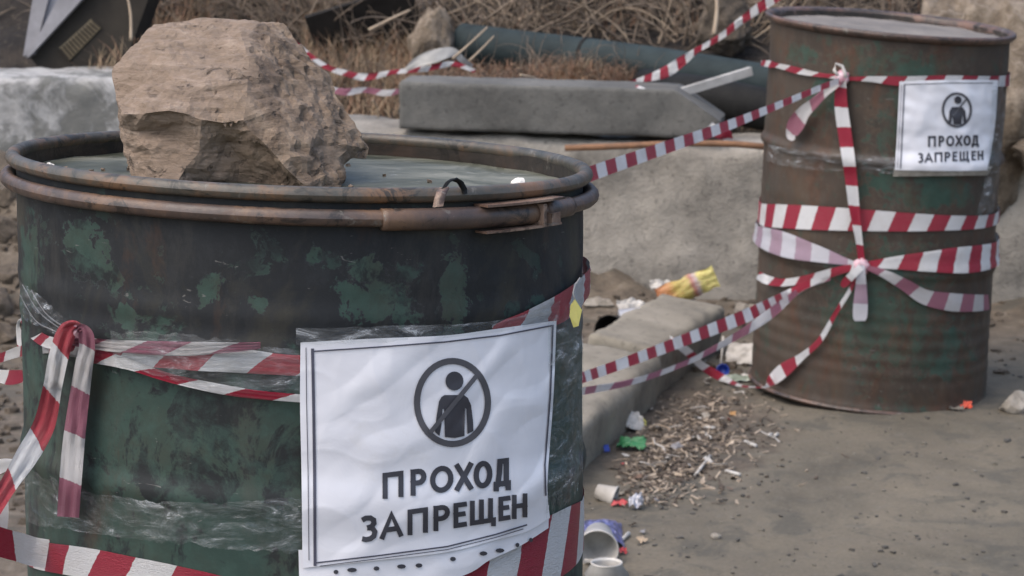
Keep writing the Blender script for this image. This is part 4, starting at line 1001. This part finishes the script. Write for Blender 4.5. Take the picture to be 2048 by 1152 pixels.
# ------------------------------------------------------------------ background things
# plastic pipe
pp = [P(a, b, d) for a, b, d in ((925, 84, 8.75), (1050, 100, 8.62), (1200, 118, 8.48), (1350, 139, 8.35), (1540, 170, 8.18), (1760, 206, 8.02))]
vs_, fs = tube_geo([Vector(q) for q in crs([tuple(p) for p in pp], 8)], .060, 28, False)
pipe = link_mesh('plastic_pipe', vs_, fs, M['pipe']); tag(pipe, 'long blue black plastic pipe lying in dry brush behind the wall', 'pipe')
vs_, fs = tube_geo([Vector(q) for q in crs([tuple(p) for p in pp], 8)], .054, 28, False); link_mesh('pipe_bore', vs_, [f[::-1] for f in fs], M['dark'], pipe)
ax0 = (pp[1]-pp[0]).normalized()
def ringat(c, ax, ro, ri, name, mat, parent, L=.02):
    q = ax.to_track_quat('Z', 'Y').to_matrix().to_4x4(); m = Matrix.Translation(c) @ q
    return link_mesh(name, *lathe_geo([(ri, 0), (ro, 0), (ro, L), (ri, L), (ri, 0)], 28, m), mat, parent)
ringat(pp[0], ax0, .0602, .0538, 'pipe_lip', M['pipe'], pipe, .004)
pj = P(1170, 114, 8.51); ringat(pj, (pp[2]-pp[1]).normalized(), .0625, .059, 'pipe_joint', M['blackbit'], pipe, .012)
# dark pipe crossing behind the kerb end
vs_, fs = tube_geo([P(1290, 178, 8.25), P(1420, 196, 8.05), P(1560, 225, 7.95), P(1700, 250, 7.9)], .062, 24); dp = link_mesh('rubber_hose', vs_, fs, M['blackbit']); tag(dp, 'thick black rubber hose lying between the pipe and the kerb stone', 'hose')
# white batten
vs_, fs = box_geo((0, 0, 0), (1, .016, .024)); a, b = P(1338, 192, 7.76), P(1502, 142, 7.85); d = b-a
q = d.to_track_quat('X', 'Z').to_matrix(); o = link_mesh('white_batten', [a.lerp(b, .5)+q @ Vector((v.x*d.length, v.y, v.z)) for v in vs_], fs, M['white_plastic'], None, None, False)
tag(o, 'thin white batten leaning on the kerb stone against the pipe', 'batten')
# rusty bar along the top of the wall
o = link_mesh('rusty_bar', *tube_geo([P(x, y, d) for x, y, d in ((1130, 296, 7.56), (1200, 294, 7.55), (1290, 290, 7.53), (1380, 286, 7.51), (1470, 288, 7.50), (1560, 296, 7.48))], .009, 8), M['orange_bar']); tag(o, 'orange brown rusty bar lying along the wall top below the kerb stone', 'bar')
# leaning cabinet at the upper left
def cabinet():
    c0 = P(52, 112, 8.22)
    e = empty('metal_cabinet', c0, 'tipped over dark metal cabinet with a pale edge and a yellowed grille', 'cabinet')
    def quad(pts, D, th, mat, name, par=e):
        vs_ = [P(a, b, D) for a, b in pts]; vb = [v+FW*th for v in vs_]; n = len(pts)
        return link_mesh(name, vs_+vb, [tuple(range(n))[::-1], tuple(range(n, 2*n))]+[(i, (i+1) % n, n+(i+1) % n, n+i) for i in range(n)], mat, par, None, False)
    quad([(58, 112), (175, -40), (318, -60), (240, 152), (85, 146)], 8.24, .22, M['olive_metal'], 'side_panel')
    quad([(46, 112), (70, -30), (104, -30), (68, 108)], 8.21, .03, M['grey_plastic'], 'frame_bar')
    quad([(52, 116), (104, 20), (126, -20), (200, -40), (170, -8), (60, 112)], 8.20, .03, M['grey_plastic'], 'frame_bar')
    quad([(60, 108), (92, -34), (178, -34)], 8.225, .01, simple('pale_panel', (.22, .225, .25), (.15, .155, .175), .5, 10, .1), 'front_panel')
    g = quad([(118, 96), (182, 38), (202, 56), (138, 122)], 8.235, .004, M['grille'], 'grille')
    for i in range(12):
        k = i/11; a = Vector((120+64*k, 97-57*k)); b = Vector((138+63*k, 119-65*k)); n = (b-a).normalized(); w = 1.5; s = Vector((-n.y, n.x))*w
        quad([tuple(a-s), tuple(a+s), tuple(b+s), tuple(b-s)], 8.227, .006, M['olive_metal'], 'slat', g)
cabinet()
# stones behind the wall
for (x, y, D, dims, sd, mat, lb, rz) in (
    (858, 120, 8.72, (.17, .16, .30), 21, 'limestone', 'pale stone standing at the open left end of the pipe', .3),
    (1990, 262, 7.62, (.50, .42, .62), 34, 'limestone', 'tall sandy boulder rising behind the right side of the far drum', .5),
    (1900, 120, 8.1, (.30, .30, .34), 37, 'limestone', 'creamy broken boulder showing over the far drum rim', 1.1),
    (2085, 318, 7.5, (.22, .2, .12), 40, 'brownstone', 'small brown stone on the wall top at the right frame edge', .2),
    (800, 30, 9.3, (.24, .2, .16), 43, 'palestone', 'pale lump of rubble up the bank above the pale stone', .4),
    (1440, 60, 8.75, (.22, .2, .22), 44, 'brownstone', 'brown stone half hidden in brush above the pipe', .7)):
    o = boulder('boulder', P(x, y, D), dims, sd, M[mat], 5, 10, .13, rz, .35); tag(o, lb, 'rock')
o = boulder('stone', on_ground(2034, 822), (.085, .08, .07), 51, M['palestone'], 4, 8, .1, .4, .2); tag(o, 'pale stone on the ground at the right frame edge', 'stone')
for i, (x, y, s) in enumerate(((10, 470, .13), (24, 560, .11), (-20, 620, .16), (8, 680, .10), (20, 400, .09))):
    o = boulder('stone', on_ground(x, y, gz, 7.0), (s, s*.8, s*.7), 60+i, M['brownstone'], 4, 8, .1, i, .35)
    tag(o, ('brown stone left of the front drum level with its chipped paint', 'brown stone just above the tape knot left of the front drum', 'large brown stone at the left frame edge beside the white tape loop', 'small brown stone left of the front drum below the tape loop', 'topmost brown stone left of the front drum just below its rim')[i], 'stone', 'rubble stones left of the front drum')
# near-black sheet added in the brush for the shade of a hollow
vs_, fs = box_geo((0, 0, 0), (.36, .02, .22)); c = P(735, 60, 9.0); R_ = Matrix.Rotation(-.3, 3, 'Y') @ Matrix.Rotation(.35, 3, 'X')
tag(link_mesh('hollow_shade_sheet', [c+R_ @ Vector(v) for v in vs_], fs, M['hollow_shade'], None, None, False), 'added dark sheet standing for the shaded hollow in brush behind the boulder', 'scrap')

# ------------------------------------------------------------------ brush and dry grass
def blade(g, base, h, lean, w, seg=4, curlk=.5):
    a = random.uniform(0, 6.28); d = Vector((math.cos(a), math.sin(a), 0)); s = Vector((-d.y, d.x, 0))*w/2; L, pts = h, []
    for i in range(seg+1):
        t = i/seg; pts.append(Vector(base)+d*(lean*t*t*h)+Vector((0, 0, h*(t-curlk*lean*t*t*.5))))
    vs_ = []
    for i, p in enumerate(pts): k = (1-.8*i/seg); vs_ += [p-s*k, p+s*k]
    g.add(vs_, [(i*2, i*2+1, i*2+3, i*2+2) for i in range(seg)])
def bank_pt(px0, px1, y0, y1):
    return on_ground(random.uniform(px0, px1), random.uniform(y0, y1), bz, 8.6)
ga, gb = Geo(), Geo()
for _ in range(1900): blade(random.choice((ga, ga, gb)), bank_pt(600, 830, 40, 262), random.uniform(.03, .13), random.uniform(.2, 1.6), .0035)
for _ in range(2600): blade(random.choice((ga, gb, gb)), bank_pt(780, 1330, 118, 200), random.uniform(.03, .085), random.uniform(.5, 2.2), .0028)
for _ in range(900): blade(random.choice((ga, gb)), bank_pt(150, 420, 0, 150), random.uniform(.04, .16), random.uniform(.2, 1.2), .004)
for _ in range(650): blade(random.choice((ga, gb)), bank_pt(450, 1900, -60, 90), random.uniform(.04, .16), random.uniform(.3, 1.6), .0035)
for _ in range(300): blade(ga, bank_pt(1450, 1560, 230, 290), random.uniform(.02, .06), random.uniform(.8, 2), .003)
for _ in range(260): blade(gb, bank_pt(1960, 2100, 120, 330), random.uniform(.02, .08), random.uniform(.6, 2), .003)
for _ in range(130):
    x_, y_ = (random.uniform(150, 330)-1024)/F*8.0, random.uniform(8.10, 8.20); blade(random.choice((ga, ga, gb)), (x_, y_, .56), random.uniform(.06, .22)*(.5+.5*(x_+1.27)/.26), random.uniform(.2, .8), .0045)
for _ in range(1100):
    x_, y_ = random.uniform(-.30, .46), random.uniform(8.02, 8.36); blade(random.choice((ga, gb, gb)), (x_, y_, bz(x_, y_)), random.uniform(.03, .10), random.uniform(.8, 2.4), .0026)
tag(ga.obj('dry_grass', M['straw']), kind='stuff'); tag(gb.obj('dry_grass', M['straw_red']), kind='stuff')
tw = Geo()
def twig(g, base, L, r, bend, elev):
    a = random.uniform(0, 6.28); d = Vector((math.cos(a)*math.cos(elev), math.sin(a)*math.cos(elev)*.6, math.sin(elev))); p = Vector(base); pts = [p.copy()]; n = 9
    ax_ = Vector((random.gauss(0, 1), random.gauss(0, 1), random.gauss(0, .6))).normalized()
    for i in range(n):
        d = Matrix.Rotation(bend/n, 3, ax_) @ d; d = (d+Vector([random.gauss(0, .10) for _ in range(3)])).normalized(); p = p+d*L/n; pts.append(p.copy())
    g.add(*tube_geo(pts, r, 4, False, r*.35))
    return pts
for _ in range(900):
    b = bank_pt(380, 1950, -90, 95); pts = twig(tw, b, random.uniform(.15, .6), random.uniform(.0015, .0052), random.uniform(.2, 2.6), random.uniform(.05, 1.2))
    for k in range(2): twig(tw, random.choice(pts[3:8]), random.uniform(.06, .2), .0016, random.uniform(.2, 2), random.uniform(-.2, 1.2))
for _ in range(120):
    b = bank_pt(850, 1280, 120, 185); twig(tw, b, random.uniform(.08, .25), random.uniform(.001, .002), random.uniform(1.5, 4), random.uniform(.05, .5))
for _ in range(170):
    x_, y_ = random.uniform(-.30, .46), random.uniform(8.05, 8.36); twig(tw, (x_, y_, bz(x_, y_)), random.uniform(.06, .2), random.uniform(.001, .0018), random.uniform(1.5, 5), random.uniform(.2, .9))
for _ in range(90): twig(tw, bank_pt(620, 800, 60, 250), random.uniform(.1, .3), random.uniform(.001, .0025), random.uniform(.2, 1.6), random.uniform(.2, 1.3))
for _ in range(60): twig(tw, bank_pt(600, 850, 60, 110), random.uniform(.2, .45), random.uniform(.0015, .0035), random.uniform(.2, 1.6), random.uniform(.5, 1.4))
for _ in range(260): twig(tw, bank_pt(-500, 500, -200, 60) if _ % 2 else bank_pt(1900, 2700, -200, 200), random.uniform(.15, .5), random.uniform(.0015, .004), random.uniform(.2, 2.2), random.uniform(.1, 1.2))
tp = Geo()
for _ in range(200): twig(tp, bank_pt(600, 1600, -60, 95), random.uniform(.15, .5), random.uniform(.0015, .004), random.uniform(.2, 2.2), random.uniform(.2, 1.3))
tag(tp.obj('brush', M['pale_stalk']), kind='stuff')
tag(tw.obj('brush', M['twig']), kind='stuff')
for i, (a, b, D, r, lb) in enumerate(((( 905, 118), (975, 54), 8.05, .004, 'pale dry stalk crossing the open end of the pipe'), ((938, 122), (988, 72), 8.05, .0035, 'second pale stalk just right of the first one by the pipe end'),
        ((262, 80), (252, -20), 8.0, .0045, 'thick straw coloured stalk rising behind the boulder'), ((1428, 70), (1432, -20), 8.6, .008, 'upright grey brown stem above the pipe'),
        ((745, 200), (757, 236), 7.9, .003, 'short pale stalk bent down beside the boulder'), ((1040, 150), (1085, 165), 7.95, .004, 'bright straw lying on the grass behind the kerb stone'), ((738, 60), (820, 20), 8.7, .006, 'slanting brown branch right of the dark hollow sheet'))):
    pa, pb = P(*a, D), P(*b, D+.05); m = pa.lerp(pb, .5)+Vector((.006, 0, .004))
    o = link_mesh('dry_stalk', *tube_geo([Vector(q) for q in crs([tuple(pa), tuple(m), tuple(pb)], 5)], r, 6, True, r*.6), M['pale_stalk']); tag(o, lb, 'stalk')

# ------------------------------------------------------------------ litter
def cup(name, p, axis_, r0, r1, L, mat, label, cat, th=.0018, wall=.0012):
    q = Vector(axis_).normalized().to_track_quat('Z', 'Y').to_matrix().to_4x4(); m = Matrix.Translation(p) @ q
    prof = [(0.0005, 0), (r0, 0), (r1, L), (r1+th, L+.001), (r1+th, L+.004), (r1-.0005, L+.004), (r1-wall, L-.002), (r0-wall, .002), (0.0005, .002)]
    return tag(link_mesh(name, *lathe_geo(prof, 28, m), mat), label, cat)
def crumple(name, p, w, h, mat, label, cat, seed, tilt=(0, 0, 0), amp=.25, n=14, group=None):
    vs_ = []; R_ = Matrix.Rotation(tilt[2], 3, 'Z') @ Matrix.Rotation(tilt[0], 3, 'X') @ Matrix.Rotation(tilt[1], 3, 'Y')
    for j in range(n+1):
        for i in range(n+1):
            u, v = i/n-.5, j/n-.5; q = Vector((u*3, v*3, seed*1.7))
            z = amp*min(w, h)*(fbm(q, 3)+.6*abs(noise.noise(q*2.2)))
            vs_.append(Vector(p)+R_ @ Vector((u*w*(1+.25*noise.noise(q+Vector((9, 0, 0)))), v*h*(1+.25*noise.noise(q+Vector((0, 9, 0)))), z)))
    zm = min(v.z for v in vs_); gp = Vector(p)
    vs_ = [v+Vector((0, 0, gp.z+.002-zm)) for v in vs_]
    return tag(link_mesh(name, vs_, [(j*(n+1)+i, j*(n+1)+i+1, (j+1)*(n+1)+i+1, (j+1)*(n+1)+i) for j in range(n) for i in range(n)], mat), label, cat, group)
# printed bag / packs
def mk_bag():
    n = NB('snack_bag_foil', .3); x, y, z = n.sep(n.tc('UV'))
    c = n.ramp(n.math('ADD', x, n.math('MULTIPLY', n.math('SUBTRACT', n.noise(5, 4, .5, n.tc('UV')), .5), .12)), [(0, (.30, .10, .03)), (.22, (.36, .16, .04)), (.34, (.38, .29, .06)), (.52, (.40, .34, .10)), (.6, (.32, .12, .10)), (.68, (.45, .38, .37)), (.74, (.52, .46, .14)), (1, (.50, .45, .15))])
    n.col(n.mix(n.ramp(n.noise(14, 3, .5, n.tc('UV')), [(.55, 0), (.6, .5)]), c, (.3, .12, .03))); n.bump(n.noise(7, 5, .6, n.tc('UV'), 1), .6, .01); return n.m
def bag():
    a, b = P(1318, 600, 7.3), P(1432, 552, 7.3); d = b-a; nx, ny = 18, 12; L = d.length*1.0; vs_, fs, uvs = [], [], []; e = d.normalized(); up = FW.cross(e)*-1
    if up.z < 0: up = -up
    for side in (0, 1):
        for j in range(ny+1):
            for i in range(nx+1):
                u, v = i/nx, j/ny; th = (.016*math.sin(math.pi*u)**.6*math.sin(math.pi*v)**.7)*(1 if side else -1)
                q = Vector((u*4, v*3, side*3)); wd = .062*(1+.18*noise.noise(Vector((u*3, 5, 0))))
                vs_.append(a+e*(u*L)+up*((v-.5)*wd)-FW*(th+.006*fbm(q, 3))+up*.006*noise.noise(Vector((u*6, v, 1)))); uvs.append((u, v))
    m = nx+1; k = (nx+1)*(ny+1)
    for s in (0, k):
        for j in range(ny):
            for i in range(nx): fs.append((s+j*m+i, s+j*m+i+1, s+(j+1)*m+i+1, s+(j+1)*m+i))
    o = link_mesh('snack_bag', vs_, fs, mk_bag(), None, uvs); tag(o, 'crumpled yellow and orange snack bag leaning on the wall foot', 'snack bag')
bag()
M['brown_card'] = simple('brown_card', (.16, .10, .07), (.09, .06, .045), .8, 20, .3)
crumple('card_scrap', on_ground(1450, 590), .05, .06, M['brown_card'], 'brown card scrap standing against the wall behind the snack bag', 'scrap', 3, (1.3, .2, .3), .15)
# cans lying by the wall
cup('tin_can', P(1238, 632, 7.05), (1, .15, .06), .017, .017, .085, simple('silver_can', (.5, .5, .52), (.2, .2, .22), .35, 18, .2, .002, .5), 'dented silver can lying against the kerb stone by the wall', 'can')
cup('rusty_can', P(1232, 655, 6.88), (-.25, -1, .12), .03, .036, .08, M['blackbit'], 'open black tin lying in the soil right of the front drum', 'can')
crumple('paper_scrap', on_ground(1322, 622, gz, 7.1)+Vector((0, 0, .06)), .06, .035, M['white_plastic'], 'crumpled white paper on the far end of the ground kerb', 'paper', 5, (.5, 0, .3), .3)
crumple('paper_scrap', on_ground(1482, 728), .075, .06, M['white_plastic'], 'white paper sheet lying at the left foot of the far drum', 'paper', 8, (.9, 0, -.3), .12)
crumple('paper_scrap', on_ground(1490, 632, gz, 7.2), .06, .04, M['palestone'], 'pale rag at the wall foot left of the far drum', 'paper', 9, (.6, 0, .1), .3)
# blue cap and straw
q = on_ground(1443, 752); cup('bottle_cap', q+Vector((0, 0, .014)), (.1, -1, .25), .0145, .0145, .014, M['blue'], 'bright blue bottle cap on edge beside the far drum', 'bottle cap')
o = link_mesh('drinking_straw', *tube_geo([q+Vector((0, .02, .028)), q+Vector((.004, .04, .055)), q+Vector((.007, .05, .09))], .003, 6), M['white_plastic']); tag(o, 'short white straw standing above the blue bottle cap', 'straw')
crumple('plastic_bag', on_ground(1470, 765), .07, .03, simple('clear_green_bag', (.3, .34, .28), (.18, .22, .17), .25, 30, .3), 'greenish crushed plastic bottle at the foot of the far drum', 'plastic', 12, (.2, 0, 0), .35)
crumple('plastic_scrap', on_ground(1263, 900), .065, .04, M['green'], 'bright green plastic scrap beside the ground kerb', 'plastic', 13, (.3, 0, -.3), .3)
crumple('paper_cup', on_ground(1266, 862), .045, .05, M['white_plastic'], 'torn white paper cup below the ground kerb', 'paper cup', 14, (.8, .1, .5), .2)
crumple('wrapper', on_ground(1284, 853), .018, .02, M['yellow'], 'tiny yellow wrapper beside the torn white cup', 'wrapper', 15, (.6, 0, .2), .3)
crumple('bag_scrap', on_ground(1248, 856), .03, .018, M['blackbit'], 'small black scrap left of the torn white cup', 'scrap', 16, (.2, 0, .2), .4)
crumple('bottle_cap', on_ground(1213, 905), .012, .016, M['blue'], 'dark blue bit lying against the ground kerb', 'plastic', 17, (.9, 0, .2), .2)
crumple('wrapper', on_ground(1925, 816), .045, .022, M['orange'], 'orange red wrapper at the right foot of the far drum', 'wrapper', 18, (.3, 0, -.15), .35)
crumple('tissue', on_ground(1912, 822), .035, .018, M['palestone'], 'dirty white tissue under the orange wrapper', 'tissue', 19, (.1, 0, 0), .4)
# by the bottom of the near drum
q = on_ground(1193, 1000); cup('foam_cup', q+Vector((0, 0, .020)), (.8, -.25, -.22), .014, .021, .038, M['white_plastic'], 'small white foam cup lying above the blue pouch', 'cup')
crumple('foil_scrap', on_ground(1272, 1018), .03, .03, simple('crumpled_foil', (.55, .56, .6), (.25, .25, .28), .35, 60, .3, .002, .4), 'small crumpled silver foil ball on the ground', 'foil', 21, (.6, 0, 0), .5)
crumple('wrapper', on_ground(1238, 1012), .03, .018, M['red_bit'], 'small red wrapper beside the foam cup', 'wrapper', 22, (.1, 0, 0), .4)
def pouch():
    n = NB('blue_printed_pouch', .35); v = n.tc('UV')
    c = n.ramp(n.noise(9, 4, .6, v), [(.42, (.05, .055, .09)), (.5, (.09, .10, .25)), (.6, (.13, .14, .32)), (.7, (.45, .45, .55))])
    n.col(c); n.bump(n.noise(6, 5, .6, v), .5, .006)
    a = on_ground(1205, 1095); vs_, fs, uvs = [], [], []
    for j in range(15):
        for i in range(13):
            u, v_ = i/12, j/14; h = .030*math.sin(math.pi*u)**.5*math.sin(math.pi*min(1, v_*.8+.2))**.5
            vs_.append(a+Vector(((u-.5)*.085, (v_)*.19-.02, max(.002, h+.004*fbm(Vector((u*4, v_*4, 0)), 3))))); uvs.append((u, v_))
    for j in range(14):
        for i in range(12): fs.append((j*13+i, j*13+i+1, (j+1)*13+i+1, (j+1)*13+i))
    tag(link_mesh('drink_pouch', vs_, fs, n.m, None, uvs), 'flattened blue and grey drink pouch beside the front drum', 'pouch')
pouch()
q = on_ground(1200, 1118); cup('plastic_cup', q+Vector((-.002, .035, .036)), (-.05, -1, -.10), .027, .038, .07, M['white_plastic'], 'white plastic cup lying with its mouth to the viewer', 'cup')
q = on_ground(1204, 1122); link_q = Geo(); link_q.add(*box_geo(q+Vector((0, -.03, .008)), (.068, .012, .004), Matrix.Rotation(.05, 3, 'Y'))); tag(link_q.obj('plastic_plate', M['white_plastic'], None, False), 'thin white plate edge in front of the lying cup', 'lid')
cup('plastic_cup', on_ground(1213, 1152)+Vector((0, 0, .003)), (0, 0, 1), .042, .028, .02, M['white_plastic'], 'white plastic cup upside down at the bottom frame edge', 'cup')
crumple('wrapper', on_ground(1246, 1108), .014, .018, M['red_bit'], 'red wrapper bit right of the drink pouch', 'wrapper', 25, (.3, 0, 0), .4)
def stick(name, a, b, r, mat, label, cat, group=None):
    o = link_mesh(name, *tube_geo([a+Vector((0, 0, r)), b+Vector((0, 0, r*1.3))], r, 6, True), mat); return tag(o, label, cat, group)
stick('lolly_stick', on_ground(1390, 954), on_ground(1420, 916), .0035, M['white_plastic'], 'white straw lying at the near edge of the chip heap', 'straw')
stick('cigarette_butt', on_ground(1243, 1084), on_ground(1258, 1072), .0042, M['white_plastic'], 'cigarette butt right of the drink pouch', 'cigarette butt')
for i, (x, y, x2, y2) in enumerate(((1536, 874, 1544, 872), (1549, 875, 1556, 872), (1408, 858, 1430, 860), (1395, 876, 1400, 884), (1452, 945, 1480, 954), (1490, 886, 1512, 896))):
    stick('cigarette_butt', on_ground(x, y), on_ground(x2, y2), .0038, M['white_plastic'], 'pale cigarette butt lying among the wood chips', 'cigarette butt', 'cigarette butts by the chip heap')
crumple('wrapper', on_ground(1465, 832), .014, .014, M['cork'], 'tiny amber wrapper at the back of the chip heap', 'wrapper', 27, (.5, 0, 0), .3)
crumple('wrapper', on_ground(1438, 955, gz), .0, .0, M['cork'], 'x', 'x', 28) if False else None
o = boulder('pebble', on_ground(1432, 1076), (.022, .018, .014), 71, M['palestone'], 3, 6, .1); tag(o, 'lone pale pebble on the open ground', 'pebble')
# chips: the larger ones one by one, the crumbs as a mass
def heap_pt():
    while True:
        t = random.random(); 
        cx = 1270+t*170 if random.random() < .8 else 1270+t*260; cy = 985-t*170
        w = 2.1 if random.random() < .22 else 1; x, y = cx+random.gauss(0, 46)*w, cy+random.gauss(0, 36)*w
        if y > 775 and x > 1222+max(0, (850-y))*1.0+abs(random.gauss(0, 22)) and y < 1015: return on_ground(x, y)
rnd = random.Random(3); protos = []
for k in range(6):
    L = (.035, .05, .028, .065, .04, .055)[k]; g = Geo()
    pts = [Vector((-L/2, 0, 0)), Vector((-L/6, rnd.uniform(-.004, .004), .002)), Vector((L/6, rnd.uniform(-.005, .005), .003)), Vector((L/2, rnd.uniform(-.006, .006), .001))]
    g.add(*tube_geo(pts, (.0028, .0020, .0042, .0018, .0034, .0022)[k], 5, True, .002)); me = bpy.data.meshes.new('wood_chip'); me.from_pydata(g.v, [], g.f); me.materials.append((M['chip'], M['pale_stalk'], M['chip_dark'], M['white_plastic'], M['chip'], M['palestone'])[k]); protos.append(me)
for i in range(75):
    o = bpy.data.objects.new('wood_chip', rnd.choice(protos)); p = heap_pt(); o.location = p+Vector((0, 0, .005+rnd.random()*.010)); o.rotation_euler = (rnd.uniform(-.3, .3), rnd.uniform(-.35, .35), rnd.uniform(0, 6.28)); s = rnd.uniform(.35, 1.0); o.scale = (s*rnd.uniform(.6, 1.2), s*rnd.uniform(.7, 1.5), s*.8)
    COL.objects.link(o); tag(o, 'pale wood chip in the litter heap between the drums', 'wood chip', 'wood chips in the litter heap')
cr, crd, gr, gp = Geo(), Geo(), Geo(), Geo()
for i in range(1500):
    p = heap_pt(); R_ = Matrix.Rotation(rnd.uniform(0, 6.28), 3, 'Z') @ Matrix.Rotation(rnd.uniform(-.6, .6), 3, 'Y'); q = rnd.random()
    if q < .55:   # grit
        k = .002+.005*rnd.random()**2; (cr if rnd.random() < .35 else crd).add(*box_geo(p+Vector((0, 0, k*.3)), (k*1.4, k, k*.8), R_, k*.3))
    elif q < .85: # splinters
        (cr if rnd.random() < .6 else crd).add(*box_geo(p+Vector((0, 0, .003)), (rnd.uniform(.008, .032), rnd.uniform(.0012, .004), rnd.uniform(.001, .003)), R_, .0008))
    else:         # dead leaf flakes
        k = rnd.uniform(.004, .011); vs_ = [p+R_ @ Vector((k*math.cos(t)*rnd.uniform(.7, 1.5), k*math.sin(t)*rnd.uniform(.4, 1), rnd.uniform(0, .004)))+Vector((0, 0, .002)) for t in (0, 1.2, 2.4, 3.7, 5)]
        (cr if rnd.random() < .3 else crd).add(vs_, [(0, 1, 2), (0, 2, 3), (0, 3, 4)])
tag(cr.obj('wood_crumbs', M['chip'], None, False), kind='stuff'); tag(crd.obj('leaf_litter', M['chip_dark'], None, False), kind='stuff')
rc = Geo()
for i in range(34):
    t = rnd.uniform(0, 6.28); r_ = rnd.uniform(.05, .16); p = D1.w(0, H-.0155, 0)+Vector((-.06+math.cos(t)*r_*1.2, .02+math.sin(t)*r_, 0))
    l = D1.Mi @ (p-D1.T)
    if math.hypot(l.x, l.y) > D1.R-.012: continue
    p = D1.w(math.atan2(l.x, -l.y), H-.0150, math.hypot(l.x, l.y)); k = rnd.uniform(.0012, .0042)
    rc.add(*box_geo(p, (k*1.5, k, k), Matrix.Rotation(t, 3, 'Z'), k*.3))
tag(rc.obj('stone_crumbs', M['rock'], None, False), kind='stuff')
for i in range(1100):
    p = on_ground(rnd.uniform(1150, 2060), rnd.uniform(700, 1160)); s = .0011+.006*rnd.random()**5*(1.8 if rnd.random() < .1 else 1)
    (gr if rnd.random() < .75 else gp).add(*box_geo(p+Vector((0, 0, s*.2)), (s*1.6, s, s*.7), Matrix.Rotation(rnd.uniform(0, 6.28), 3, 'Z'), s*.3))
tag(gr.obj('gravel', simple('dark_grit', (.10, .092, .078), (.03, .028, .025), .9, 3, 0), None, False), kind='stuff')
tag(gp.obj('gravel', simple('pale_grit', (.18, .165, .135), (.11, .10, .08), .9, 3, 0), None, False), kind='stuff')
scr = [M['white_plastic'], M['white_plastic'], M['palestone'], M['white_plastic'], M['brown_card'], M['grey_plastic'], M['red_bit'], M['pale_stalk']]
for i in range(30):
    p = heap_pt() if i < 18 else on_ground(rnd.uniform(1180, 1290), rnd.uniform(985, 1100)) if i < 24 else on_ground(rnd.uniform(1380, 1500), rnd.uniform(700, 775))
    w = rnd.uniform(.010, .026); crumple('paper_scrap', p, w, w*rnd.uniform(.4, .9), scr[i % 8], 'tiny torn scrap in the litter between the drums', 'scrap', 100+i, (rnd.uniform(-.5, .5), rnd.uniform(-.5, .5), rnd.uniform(0, 6.28)), .35, 5, 'tiny scraps in the litter')
crumple('plastic_wrap', on_ground(1262, 640, gz, 7)+Vector((0, 0, .02)), .075, .04, M['white_plastic'], 'dirty white wrap beside the open black tin', 'plastic', 140, (.6, 0, .3), .3)
crumple('paper_scrap', on_ground(1196, 612, gz, 7), .08, .03, M['palestone'], 'pale scrap at the wall foot right of the front drum', 'paper', 141, (.5, 0, .1), .25)
crumple('plastic_wrap', on_ground(1420, 705, gz, 7), .06, .03, M['grey_plastic'], 'grey plastic wrap lying under the tapes beside the ground kerb', 'plastic', 142, (.4, 0, -.4), .3)
gs = Geo()
for i in range(500):
    p = on_ground(rnd.uniform(-60, 60) if i % 2 else rnd.uniform(1150, 2080), rnd.uniform(380, 1100) if i % 2 else rnd.uniform(590, 760), gz, 7); s = rnd.uniform(.004, .02)
    gs.add(*box_geo(p+Vector((0, 0, s*.1)), (s*1.5, s, s*.8), Matrix.Rotation(rnd.uniform(0, 6.28), 3, 'Z') @ Matrix.Rotation(rnd.uniform(-.5, .5), 3, 'X'), s*.3))
tag(gs.obj('rubble', M['brownstone'], None, False), kind='stuff')
